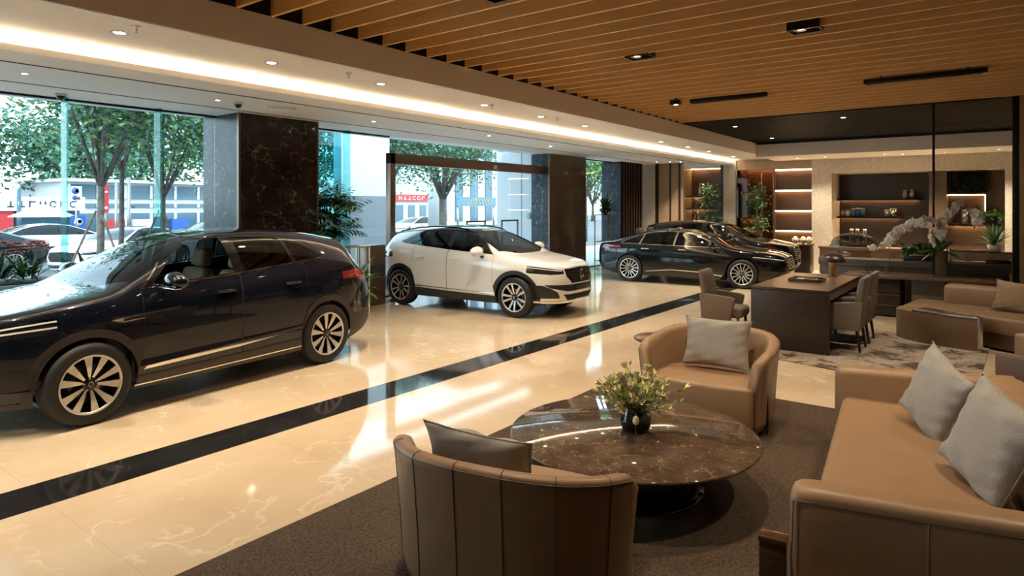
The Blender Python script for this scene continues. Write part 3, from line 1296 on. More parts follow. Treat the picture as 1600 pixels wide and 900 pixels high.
def seat(parent, x, y, mat, zs):
    m = MB()
    m.box(x - .26, x + .26, y - .25, y + .25, .36 * zs, .62 * zs, mat, .06, 3)
    s = m.build('seat', parent)
    m = MB()
    mt = Matrix.Translation((x - .20, y, .61 * zs)) @ Matrix.Rotation(math.radians(-14), 4, 'Y')
    m.box(-.08, .08, -.25, .25, 0, .60, mat, .07, 3, mt)
    m.box(-.085, .07, -.14, .14, .61, .84, mat, .06, 3, mt)
    m.tube([mt @ Vector((0, -.05, .58)), mt @ Vector((0, -.05, .66))], .008, 'chrome', 6)
    m.tube([mt @ Vector((0, .05, .58)), mt @ Vector((0, .05, .66))], .008, 'chrome', 6)
    m.build('seat_back', s)


def make_car(name, label, sp, loc, rotz, group=None, simple=False):
    root = thing(name, label, 'car', loc, rotz, group)
    zk = sp['zk']
    wb2 = sp['wb'] / 2
    paint = sp['paint']
    S = CarShell(sp)
    side = lambda c: c.y > .30
    R = sp['R']
    Z = lambda pts: [(x, z * zk if z > .5 else z) for x, z in pts]
    top = lambda c: True
    up = lambda c: c.z > sp['up_z'] * zk
    # --- greenhouse
    S.region('roof_panel', sp['roof'], 'xy', lambda c: c.z > sp['roof_z'] * zk, only=['body'])
    S.region('windscreen', sp['screen'], 'xy', lambda c: c.z > sp['screen_z'] * zk and c.x > sp['screen_x'], only=['body', 'roof_panel'])
    S.region('rear_window', sp['backlight'], 'xy', lambda c: c.z > sp['back_z'] * zk and c.x < -1.0, only=['body', 'roof_panel'])
    S.region('pillar_black', Z(sp['dlo_trim']), 'xz', lambda c: c.y > .3 and c.z > .85 * zk, only=['body'])
    for k, w in enumerate(sp['windows']):
        S.region('win%d' % k, Z(w), 'xz', lambda c: c.y > .3 and c.z > .85 * zk, only=['pillar_black', 'body'])
    # --- wheel openings and cladding
    lim = lambda c: c.z < .95
    if sp.get('clad'):
        for s in (1, -1):
            S.region('cladding', circle(s * wb2, R, sp['r_clad'], 30), 'xz', lambda c: c.y > .45 and c.z < 1.0, only=['body'])
        S.region('cladding', [(-wb2, .0), (wb2, .0), (wb2, sp['sill']), (-wb2, sp['sill'] + .03)], 'xz', lambda c: c.y > .3 and c.z < .6, only=['body'])
        S.region('cladding', [(wb2, 0), (sp['xf'] + .2, 0), (sp['xf'] + .2, sp['low_f']), (wb2, sp['low_f'])], 'xz', lambda c: c.z < .6, only=['body'])
        S.region('cladding', [(-wb2, 0), (sp['xr'] - .2, 0), (sp['xr'] - .2, sp['low_r']), (-wb2, sp['low_r'])], 'xz', lambda c: c.z < .8, only=['body'])
    for s in (1, -1):
        S.region('opening', circle(s * wb2, R + .005, sp['r_arch'], 30), 'xz', lambda c: c.y > .45 and c.z < 1.0)
    # --- lamps and grille
    for nm, poly in sp['front'].items():
        S.region(nm, poly, 'yz', lambda c: c.x > wb2 + .25 and c.z < 1.15)
    for nm, poly in sp['rear'].items():
        S.region(nm, poly, 'yz', lambda c: c.x < -wb2 - .25 and c.z < 1.4)
    for nm, poly in sp.get('trim', {}).items():
        S.region(nm, poly, 'xz', lambda c: c.y > .4, only=['body', 'cladding', 'door_front', 'door_rear'])
    # --- doors with shut lines
    if not simple:
        for nm, poly in (('door_front', sp['door_f']), ('door_rear', sp['door_r'])):
            pz = Z(poly)
            cx = sum(p[0] for p in pz) / len(pz)
            cz = sum(p[1] for p in pz) / len(pz)
            ins = [(p[0] + (.0055 if p[0] < cx else -.0055), p[1] + (.005 if p[1] < cz else -.004)) for p in pz]
            S.region('gap_' + nm, pz, 'xz', lambda c: c.y > .4, only=['body', 'cladding'])
            S.region(nm, ins, 'xz', lambda c: c.y > .4, only=['gap_' + nm])
        if 'bonnet' in sp:
            S.region('gap_bonnet', sp['bonnet'], 'xy', lambda c: c.z > .7 and c.x > .5, only=['body'])
            b2 = [(p[0] + (.005 if p[0] < 1.35 else -.005), max(-.5, p[1] - .005) if p[1] > 0 else p[1]) for p in sp['bonnet']]
            S.region('bonnet', b2, 'xy', lambda c: c.z > .7 and c.x > .5, only=['gap_bonnet'])
    gaps = ['gap_door_front', 'gap_door_rear', 'gap_bonnet']
    S.extract(['body'] + gaps, 0, root, [paint, 'gap_black'], 'body_shell', matof={g: 1 for g in gaps})
    S.extract('bonnet', 0, root, [paint], 'bonnet')
    doors = {}
    for s in (1, -1):
        for k, nm in enumerate(('door_front', 'door_rear')):
            d = S.extract(nm, s, root, [paint], 'door')
            doors[(s, k)] = d
        S.extract('pillar_black', s, root, [sp.get('dlo_mat', 'black_gloss')], 'window_surround', offset=-.002)
        for k in range(len(sp['windows'])):
            if sp.get('open_window') == (s, k):
                continue
            S.extract('win%d' % k, s, root, [sp['win_mat'][k]], 'side_window', offset=-.006)
        S.extract('headlamp', s, root, ['lamp_dark'], 'headlight', offset=-.006)
        hl = S.extract(['lamp_strip', 'lamp_strip2'], s, root, ['lamp_clear'], 'headlight_strip', offset=.002)
        S.extract('lamp_low', s, root, ['plastic_black'], 'bumper_vent', offset=-.012)
        S.extract('tail', s, root, ['lamp_red'], 'tail_light', offset=.004)
        for nm in sp.get('trim', {}):
            S.extract(nm, s, root, ['chrome'], nm.rstrip('0123456789'), offset=.006)
        if sp.get('clad'):
            S.extract('cladding', s, root, [sp['clad']], 'cladding', offset=.008)
    S.extract('roof_panel', 0, root, [sp.get('roof_mat', 'black_gloss')], 'roof_panel', offset=.002)
    S.extract('windscreen', 0, root, ['car_glass'], 'windscreen', offset=.001)
    S.extract('rear_window', 0, root, ['car_glass_dark'], 'rear_window', offset=.001)
    S.extract('intake', 0, root, ['plastic_black'], 'bumper_intake', offset=-.01)
    S.extract('intake2', 0, root, ['gap_black'], 'bumper_intake', offset=-.01)
    S.extract('lip', 0, root, ['chrome'], 'bumper_lip', offset=.008)
    fr = [(v.co.y, v.co.z, v.co.x) for v in S.bm.verts if v.co.x > wb2 + .35 and v.co.z < 1.0 and v[S.lay].x > .3]

    def xx(z, y):
        q = sorted(((abs(y) - a) ** 2 + (z - b) ** 2, c) for a, b, c in fr)[:4]
        w_ = [1 / (d + 1e-5) for d, _ in q]
        return sum(w * c for w, (_, c) in zip(w_, q)) / sum(w_)
    g = S.extract('grille', 0, root, ['gap_black'], 'grille', offset=-.012)
    if g is not None and not simple:
        pg = sp['front']['grille']
        m = MB()
        z0, z1 = min(p[1] for p in pg), max(p[1] for p in pg)
        for k in range(1, 7):
            z = z0 + (z1 - z0) * k / 7
            wmax = max(p[0] for p in pg if abs(p[1] - z) < (z1 - z0))
            f = (z - z0) / (z1 - z0)
            wl_ = sp['grille_w'][0] * (1 - f) + sp['grille_w'][1] * f
            pts = [(xx(z, y) + .002, y, z) for y in np.linspace(-wl_, wl_, 17)]
            m.tube(pts, .009, sp.get('bar_mat', 'dark_alloy'), 6)
        m.build('grille_bar', g)
        if sp.get('badge'):
            m = MB()
            zz = (z0 + z1) / 2
            sh = [(0, -.115), (.058, -.04), (.068, .08), (.0, .10), (-.068, .08), (-.058, -.04)]
            sh2 = [(0, -.085), (.038, -.025), (.045, .06), (0, .075), (-.045, .06), (-.038, -.025)]
            mt = Matrix.Translation((xx(zz, 0) + .012, 0, zz)) @ Matrix(((0, 0, 1, 0), (1, 0, 0, 0), (0, 1, 0, 0), (0, 0, 0, 1)))
            m.prism(sh, 0, .014, 'chrome', mt, .004)
            m.prism(sh2, .012, .018, 'dark_alloy', mt, .002)
            m.build('badge', g)
    S.bm.free()
    # --- underside, wheel wells, interior
    m = MB()
    W = sp['W']
    m.box(sp['xr'] + .55, sp['xf'] - .55, -W * .80, W * .80, .20, .27, 'plastic_black', .02)
    for sx in (1, -1):
        for sy in (1, -1):
            n = 14
            v, f = [], []
            for k in range(n + 1):
                a = PI * k / n
                for yy in (W * .55, W * .93):
                    v.append((sx * wb2 + (sp['r_arch'] + .012) * math.cos(a), sy * yy, R + (sp['r_arch'] + .012) * math.sin(a)))
            for k in range(n):
                f.append((2 * k, 2 * k + 1, 2 * k + 3, 2 * k + 2))
            m.faces(v, f, 'gap_black', True)
            m.box(sx * wb2 - .43, sx * wb2 + .43, sy * W * .55 - .01, sy * W * .55 + .01, .2, .75, 'gap_black')
    m.build('underbody', root)
    m = MB()
    m.box(-1.65, 1.15, -W * .82, W * .82, .27, .33, 'seat_dark')
    for s in (1, -1):
        m.box(-1.5, 1.0, s * W * .86 - .03, s * W * .86 + .03, .3, sp['cab_z'] * zk, 'seat_dark', .02)
    m.box(.55, 1.25, -W * .84, W * .84, .55, sp['cab_z'] * zk - .03, 'seat_dark', .08, 3)
    m.box(-2.0, -1.35, -W * .78, W * .78, .3, sp['cab_z'] * zk - .05, 'seat_dark', .04)
    m.build('cabin', root)
    if not simple:
        for y in (.38, -.38):
            seat(root, -.12, y, sp['seat'], zk)
            seat(root, -.98, y, sp['seat'], zk)
        m = MB()
        mt = Matrix.Translation((.45, .38 * sp.get('drive', 1), .93 * zk)) @ Matrix.Rotation(math.radians(-65), 4, 'Y')
        cpts = [mt @ Vector((.18 * math.cos(a), .18 * math.sin(a), 0)) for a in np.linspace(0, 2 * PI, 25)]
        m.tube(cpts, .016, 'plastic_black', 8)
        m.box(-.15, .15, -.02, .02, -.01, .01, 'plastic_black', mtx=mt)
        m.box(-.05, .05, -.05, .05, -.015, .02, 'plastic_black', .01, 2, mt)
        m.build('steering_wheel', root)
    # --- mirrors, handles, rails
    if not simple:
        mx, my, mz = sp['mirror']
        for s in (1, -1):
            m = MB()
            b = bmesh.new()
            bmesh.ops.create_uvsphere(b, u_segments=20, v_segments=12, radius=1)
            for v in b.verts:
                x, y, z = v.co
                v.co = Vector((x * .105, y * .165, (z * .098) * (1 - .18 * y * s)))
                if v.co.x < -.04:
                    v.co.x = -.04
            m.join(b, paint, True, Matrix.Translation((mx, s * (my + .16), mz * zk + .03)))
            mo = m.build('mirror', root)
            m = MB()
            m.tube([(mx, s * (my - .03), mz * zk - .075), (mx, s * (my + .04), mz * zk - .05), (mx, s * (my + .10), mz * zk - .02)], [.035, .026, .03], 'plastic_black', 8)
            m.build('mirror_arm', mo)
            m = MB()
            m.box(mx + .02, mx + .105, s * (my + .15) - .13, s * (my + .15) + .14, mz * zk - .034, mz * zk - .020, 'chrome', .005)
            m.build('mirror_trim', mo)
            for k, hx in enumerate(sp['handles']):
                m = MB()
                hy = s * (W + .008)
                m.box(hx - .11, hx + .11, hy - .022, hy + .012, sp['handle_z'] * zk - .012, sp['handle_z'] * zk + .016, sp.get('handle_mat', paint), .010, 2)
                d = doors.get((s, k))
                m.build('door_handle', d if d is not None else root)
            if sp.get('rails'):
                m = MB()
                zcf = pchip(sp['zc'])
                pts = [(x, s * (sp['rail_y']), zcf(x) + dz) for x, dz in ((.30, -.085), (.12, -.035), (-.2, -.015), (-.7, -.012), (-1.2, -.018), (-1.6, -.03), (-1.85, -.065))]
                m.tube(pts, .017, sp['rails'], 8)
                m.build('roof_rail', root)
    if sp.get('spoiler'):
        m = MB()
        sx, sz = sp['spoiler']
        yy = .56
        pts = []
        m.grid(lambda u, v: (sx - .16 * v + .05 * abs(2 * u - 1) ** 2, (2 * u - 1) * yy, sz * zk + .028 - .04 * v - .05 * abs(2 * u - 1) ** 2.5), 16, 5, paint)
        m.grid(lambda u, v: (sx - .16 * (1 - v) + .05 * abs(2 * u - 1) ** 2, (2 * u - 1) * yy, sz * zk - .0135 - .05 * abs(2 * u - 1) ** 2.5 - .03 * v), 16, 5, paint)
        m.build('spoiler', root)
    # --- wheels
    w0 = wheel_proto(R, .235, sp['rr'], sp['wheel'])
    first = True
    for sx in (1, -1):
        for sy in (-1, 1):
            w = w0 if first else copy_tree(w0)
            first = False
            w.parent = root
            w.location = (sx * wb2, sy * (W - .135), R)
            w.rotation_euler = (0, sp.get('spin', .3) * sx, 0) if sy < 0 else (0, sp.get('spin', .3), PI)
    for nm, (a, b, c, d, e, f, mt) in sp.get('extras', {}).items():
        m = MB()
        m.box(a, b, c, d, e, f, mt, .006)
        m.build(nm, root)
    return root


def suv_spec(zk, paint, **kw):
    sp = dict(
        zk=zk, wb=2.80, W=.93, xf=2.30, xr=-2.33, nf=3.9, nr=4.6, xc=-.05, R=.365, rr=.258, wheel='pairs', paint=paint,
        r_arch=.405, r_clad=.485, sill=.385, low_f=.40, low_r=.56, clad='plastic_black', nose_z=.66 * zk, lean_f=.11, lean_r=.10,
        zc=[(2.4, .93 * zk), (2.30, .935 * zk), (2.1, .985 * zk), (1.7, 1.045 * zk), (1.36, 1.095 * zk), (1.20, 1.12 * zk), (.92, 1.265 * zk), (.66, 1.392 * zk), (.40, 1.505 * zk), (.12, 1.578 * zk),
            (-.2, 1.605 * zk), (-.6, 1.615 * zk), (-1.2, 1.59 * zk), (-1.7, 1.52 * zk), (-1.93, 1.475 * zk), (-2.08, 1.36 * zk), (-2.22, 1.16 * zk), (-2.30, 1.02 * zk), (-2.4, .98 * zk)],
        zs=[(2.4, .88 * zk), (2.1, .93 * zk), (1.6, .99 * zk), (1.0, 1.055 * zk), (.5, 1.085 * zk), (-.5, 1.125 * zk), (-1.3, 1.165 * zk), (-1.8, 1.17 * zk), (-2.1, 1.09 * zk), (-2.4, .96 * zk)],
        zb=[(2.4, .30), (2.1, .26), (1.7, .235), (0, .235), (-1.8, .25), (-2.1, .30), (-2.4, .36)],
        kx=[(2.4, .90), (1.7, .87), (1.0, .87), (.68, .82), (.40, .75), (0, .685), (-1.2, .655), (-1.8, .66), (-2.1, .72), (-2.4, .86)],
        kz=[(2.4, .85), (1.1, .85), (.3, .95), (0, .98), (-1.8, .98), (-2.1, .95), (-2.4, .9)],
        up_z=1.0, roof_z=1.44, screen_z=1.08, screen_x=.1, back_z=1.12,
        screen=[(1.21, -.1), (1.21, .0), (1.16, .40), (.98, .765), (.68, .685), (.38, .61), (.31, .55), (.29, .40), (.33, -.1)],
        roof=[(.24, -.1), (.24, .0), (.2, .40), (.12, .53), (-.6, .545), (-1.55, .53), (-1.72, .42), (-1.75, -.1)],
        backlight=[(-1.99, -.1), (-1.985, .42), (-2.0, .52), (-2.16, .60), (-2.235, .56), (-2.25, -.1)],
        dlo_trim=[(.90, 1.115), (.44, 1.50), (.25, 1.545), (.0, 1.562), (-.5, 1.562), (-.95, 1.52), (-1.22, 1.44), (-1.48, 1.285), (-1.36, 1.255), (-.8, 1.215), (.0, 1.16)],
        windows=[[(.81, 1.135), (.42, 1.475), (.25, 1.515), (.05, 1.532), (-.08, 1.535), (-.11, 1.18)],
                 [(-.24, 1.188), (-.21, 1.536), (-.55, 1.532), (-.84, 1.505), (-.92, 1.235)],
                 [(-.97, 1.24), (-.90, 1.49), (-1.1, 1.435), (-1.41, 1.283), (-1.3, 1.263)]],
        win_mat=['car_glass', 'car_glass_dark', 'car_glass_dark'],
        door_f=[(.93, .60), (.99, .36), (-.16, .375), (-.16, 1.56), (-.10, 1.56), (.25, 1.545), (.46, 1.50), (.93, 1.10)],
        door_r=[(-.16, .375), (-.98, .40), (-1.02, .60), (-1.12, .80), (-1.04, 1.22), (-.93, 1.52), (-.5, 1.562), (-.16, 1.562)],
        bonnet=[(2.16, -.1), (2.16, .0), (2.10, .45), (1.95, .62), (1.2, .755), (1.10, .745), (1.22, .40), (1.27, -.1)],
        front={'grille': [(-.1, .63 * zk), (.34, .63 * zk), (.46, .75 * zk), (.47, .885 * zk), (-.1, .905 * zk)],
               'headlamp': [(.50, .80 * zk), (.49, .865 * zk), (.62, .885 * zk), (.80, .93 * zk), (.925, .965 * zk), (.90, .88 * zk), (.84, .81 * zk), (.70, .79 * zk)],
               'lamp_strip': [(.52, .845 * zk), (.52, .862 * zk), (.66, .877 * zk), (.88, .93 * zk), (.88, .917 * zk), (.66, .862 * zk)],
               'intake': [(-.1, .36), (.55, .36), (.64, .44), (-.1, .44)],
               'lamp_low': [(.60, .40), (.84, .40), (.80, .60), (.50, .60), (.50, .53), (.72, .53)]},
        rear={'tail': [(.40, .985 * zk), (.40, 1.03 * zk), (.86, 1.075 * zk), (.955, 1.06 * zk), (.955, .99 * zk), (.80, .95 * zk)]},
        grille_w=(.36, .47), 
        mirror=(.70, .93, 1.14), handles=(.05, -.84), handle_z=1.005, cab_z=1.06, seat='seat_dark',
        rails='black_gloss', rail_y=.545, spoiler=(-1.86, 1.475), badge=True, spin=.2)
    sp.update(kw)
    return sp


zk = 1.075
navy = suv_spec(zk, 'paint_navy', xr=-2.50, low_f=.30, W=.94, seat='seat_beige', clad='plastic_brown', open_window=(1, 0), rails=None, badge=False, R=.375, rr=.268, r_arch=.42, r_clad=.50,
                trim={'side_trim': [(.93, .415), (.90, .445), (-.1, .505), (-1.0, .545), (-1.0, .515), (-.1, .45)],
                      'sill_trim': [(1.02, .262), (-1.0, .285), (-1.0, .30), (1.02, .277)],
                      'fender_trim1': [(1.12, .93), (.55, .975), (.55, .987), (1.15, .955), (1.20, .963), (1.225, .93), (1.12, .90), (.92, .915), (.92, .925), (1.12, .912)],
                      'window_trim1': [(.92, 1.19), (.0, 1.237), (-1.36, 1.345), (-1.36, 1.355), (.0, 1.247), (.92, 1.20)],
                      'window_trim2': [(.93, 1.195), (.45, 1.613), (.25, 1.662), (.0, 1.682), (-.5, 1.682), (-.5, 1.672), (.0, 1.672), (.25, 1.652), (.455, 1.60), (.92, 1.19)]})
navy['front'] = dict(navy['front'])
navy['front']['lamp_strip2'] = [(.60, .815 * zk), (.60, .83 * zk), (.89, .878 * zk), (.88, .862 * zk)]
CAR_NAVY = make_car('car', 'glossy midnight blue crossover car with its front side window open, beside the street windows', navy, (-7.66, 3.72, 0), -PI / 2 + math.radians(5))
white = suv_spec(1.0, 'paint_white', wheel='y', roof_mat='black_gloss', W=.925,
                 trim={'sill_trim': [(.98, .40), (-.98, .425), (-.98, .445), (.98, .415)]},
                 low_f=.27, front=None,
                 extras={'number_plate': (2.285, 2.305, -.24, .24, .49, .60, 'plastic_black')})
white['front'] = dict(suv_spec(1.0, 'paint_white')['front'])
white['front'].update({'intake': [(-.1, .49), (.46, .49), (.70, .55), (.76, .61), (-.1, .61)],
                       'intake2': [(-.1, .325), (.42, .325), (.54, .44), (-.1, .44)],
                       'lamp_low': [(.58, .37), (.87, .37), (.83, .60), (.77, .60), (.70, .545), (.62, .48)],
                       'lip': [(-.1, .275), (.82, .29), (.82, .318), (-.1, .303)]})
CAR_WHITE = make_car('car', 'pearl white crossover car with a black roof standing before the bronze entrance', white, (-8.42, 10.14, 0), math.radians(2.8))
sedan_sp = dict(
    zk=1.0, wb=2.92, W=.925, xf=2.46, xr=-2.58, nf=3.9, nr=4.2, xc=-.05, R=.36, rr=.262, wheel='slim', paint='paint_black',
    r_arch=.392, sill=.3, low_f=.3, low_r=.3, nose_z=.56, lean_f=.12, lean_r=.06,
    zc=[(2.6, .78), (2.46, .79), (2.25, .86), (1.8, .93), (1.4, .98), (1.2, 1.01), (.9, 1.125), (.6, 1.25), (.3, 1.345), (-.1, 1.40), (-.5, 1.415), (-.9, 1.395), (-1.3, 1.315), (-1.7, 1.19), (-2.0, 1.095), (-2.3, 1.055), (-2.50, 1.02), (-2.7, .98)],
    zs=[(2.6, .72), (2.2, .79), (1.6, .865), (1.0, .93), (0, .965), (-1.0, .985), (-1.6, .99), (-2.2, .98), (-2.7, .9)],
    zb=[(2.6, .26), (2.2, .21), (1.7, .19), (0, .19), (-1.8, .2), (-2.3, .26), (-2.7, .32)],
    kx=[(2.6, .9), (1.7, .87), (1.0, .87), (.6, .80), (.3, .73), (-.1, .65), (-1.0, .62), (-1.6, .69), (-2.0, .80), (-2.6, .88)],
    kz=[(2.6, .85), (1.1, .85), (.3, .95), (0, .98), (-1.2, .98), (-2.0, .9), (-2.6, .85)],
    up_z=.9, roof_z=1.28, screen_z=.98, screen_x=.1, back_z=1.04,
    screen=[(1.21, -.1), (1.21, .0), (1.16, .40), (1.02, .74), (.6, .66), (.26, .56), (.20, .40), (.23, -.1)],
    roof=[(.18, -.1), (.16, .40), (.08, .48), (-.5, .49), (-.75, .45), (-.78, -.1)],
    backlight=[(-1.12, -.1), (-1.1, .45), (-1.2, .52), (-1.72, .64), (-1.86, .58), (-1.90, -.1)],
    dlo_trim=[(1.03, .975), (.55, 1.19), (.2, 1.315), (-.1, 1.36), (-.5, 1.372), (-.9, 1.345), (-1.3, 1.25), (-1.62, 1.125), (-1.80, 1.045), (-1.68, 1.015), (-.5, .995)],
    dlo_mat='chrome',
    windows=[[(.93, .99), (.53, 1.165), (.2, 1.285), (-.1, 1.335), (-.20, 1.34), (-.23, 1.005)],
             [(-.28, 1.007), (-.25, 1.342), (-.5, 1.345), (-.88, 1.32), (-1.1, 1.27), (-1.17, 1.018)],
             [(-1.21, 1.02), (-1.14, 1.26), (-1.3, 1.222), (-1.62, 1.095), (-1.73, 1.045), (-1.66, 1.028)]],
    win_mat=['car_glass_dark'] * 3,
    door_f=[(.98, .5), (1.02, .40), (-.24, .40), (-.24, 1.36), (-.1, 1.365), (.2, 1.32), (.55, 1.195), (1.0, .98)],
    door_r=[(-.24, .40), (-1.02, .40), (-1.04, .5), (-1.2, .74), (-1.2, 1.28), (-.9, 1.345), (-.5, 1.372), (-.24, 1.372)],
    bonnet=[(2.30, -.1), (2.27, .40), (2.05, .62), (1.2, .755), (1.12, .745), (1.22, .40), (1.27, -.1)],
    front={'grille': [(-.1, .46), (.38, .46), (.48, .60), (.46, .735), (-.1, .755)],
           'headlamp': [(.50, .66), (.49, .73), (.66, .755), (.84, .80), (.92, .815), (.90, .74), (.80, .67)],
           'lamp_strip': [(.52, .715), (.66, .738), (.88, .79), (.88, .775), (.66, .722), (.52, .70)],
           'intake': [(-.1, .27), (.55, .27), (.6, .37), (-.1, .37)],
           'lamp_low': [(.62, .30), (.84, .32), (.82, .47), (.66, .45)]},
    rear={'tail': [(.30, .89), (.30, .94), (.86, .97), (.95, .96), (.95, .90), (.80, .87)]},
    trim={'side_trim': [(1.0, .275), (.5, .345), (-.3, .37), (-1.0, .30), (-1.0, .315), (-.3, .388), (.5, .365), (1.0, .295)]},
    grille_w=(.38, .48),  bar_mat='chrome',
    mirror=(.78, .92, 1.02), handles=(.0, -1.0), handle_z=.90, handle_mat='chrome', cab_z=.90, seat='seat_dark', badge=False)
CAR_SEDAN = make_car('car', 'long black sedan car with chrome window lines near the far niches', sedan_sp, (-6.50, 16.68, 0), math.radians(3.6))
fourth = suv_spec(.985, 'paint_black', wheel='slim', clad=None, rails=None, W=.94, bar_mat='chrome',
                  front={'grille': [(-.1, .50), (.42, .50), (.52, .65), (.50, .84), (-.1, .86)],
                         'headlamp': [(.56, .80), (.56, .86), (.80, .905), (.93, .93), (.93, .85), (.80, .79)],
                         'tail': [(.80, .80), (.80, .90), (.95, .93), (.95, .83)],
                         'intake': [(-.1, .30), (.55, .30), (.62, .40), (-.1, .40)],
                         'lamp_low': [(.60, .36), (.84, .38), (.82, .62), (.66, .60)]})
CAR_FOURTH = make_car('car', 'black car with a red lamp parked behind the long sedan, before the light shelves', fourth, (-6.75, 19.15, 0), math.radians(2))

# ================================================================== carpets
m = MB()
m.box(-3.55, 1.6, -1.5, 7.0, 0.0, 0.014, 'carpet_brown', 0.006)
tag(m.build('carpet'), 'large dark brown woven carpet under the round marble coffee table', 'carpet')
m = MB()
m.prism([(-2.36, 8.85), (-1.56, 8.66), (-0.18, 9.0), (-0.10, 11.52), (-3.1, 11.9), (-3.2, 9.0)], 0.0, 0.012, 'carpet_pattern')
tag(m.build('patterned_rug'), 'mottled beige and dark brown rug under the writing desk', 'rug')


# ================================================================== soft furniture helpers
def pillow(name, w, h, t, mat, label, loc, rot, group, seed=0):
    """stuffed cushion standing in its local xz plane"""
    r_ = random.Random(seed)
    ph = [r_.uniform(0, 6) for _ in range(6)]

    def fn(sgn):
        def f(u, v):
            a, b = 2 * u - 1, 2 * v - 1
            pin = 1 - .085 * (1 - abs(a) ** 2.2) * abs(b) ** 2.5
            pin2 = 1 - .085 * (1 - abs(b) ** 2.2) * abs(a) ** 2.5
            p = max(0.0, (1 - abs(a) ** 2.6)) ** .55 * max(0.0, (1 - abs(b) ** 2.6)) ** .55
            edge = max(abs(a), abs(b))
            wr = .010 * math.sin(9 * a + 4 * b + ph[0]) * edge ** 2 + .007 * math.sin(15 * b - 7 * a + ph[1]) * edge ** 3
            y = sgn * (t / 2 * p + wr * min(1, p * 3)) - .02 * b * b
            return (a * w / 2 * pin2, y, b * h / 2 * pin)
        return f
    m = MB()
    m.grid(fn(-1), 26, 26, mat)
    m.grid(fn(1), 26, 26, mat)
    bmesh.ops.remove_doubles(m.bm, verts=m.bm.verts, dist=1e-4)
    bmesh.ops.recalc_face_normals(m.bm, faces=m.bm.faces)
    o = m.build(name)
    o.location = loc
    o.rotation_euler = rot
    # piped seam
    sm = MB()
    pts = []
    f0 = fn(1)
    n = 20
    for k in range(n):
        pts.append(f0(k / n, 0))
    for k in range(n):
        pts.append(f0(1, k / n))
    for k in range(n):
        pts.append(f0(1 - k / n, 1))
    for k in range(n + 1):
        pts.append(f0(0, 1 - k / n))
    sm.tube(pts, .004, mat, 6, caps=False)
    sm.build('seam', o)
    return tag(o, label, 'pillow', group)


def slab_round(m, pts, mat, mtx=None):
    pass


def loft(m, sections, mat, closed=True, caps=True, smooth=True):
    """sections: equal-length lists of 3D points"""
    n = len(sections[0])
    vs = [p for s in sections for p in s]
    fs = []
    for i in range(len(sections) - 1):
        for j in range(n if closed else n - 1):
            j2 = (j + 1) % n
            fs.append((i * n + j, i * n + j2, (i + 1) * n + j2, (i + 1) * n + j))
    if caps and closed:
        fs.append(tuple(range(n))[::-1])
        fs.append(tuple((len(sections) - 1) * n + j for j in range(n)))
    m.faces(vs, fs, mat, smooth)


def rounded_section(w, h, r, k=4):
    """closed rounded rectangle, list of (a, b): a across 0..w, b up 0..h"""
    out = []
    for cx, cy, a0 in ((w - r, r, -PI / 2), (w - r, h - r, 0), (r, h - r, PI / 2), (r, r, PI)):
        for q in range(k + 1):
            a = a0 + PI / 2 * q / k
            out.append((cx + r * math.cos(a), cy + r * math.sin(a)))
    return out


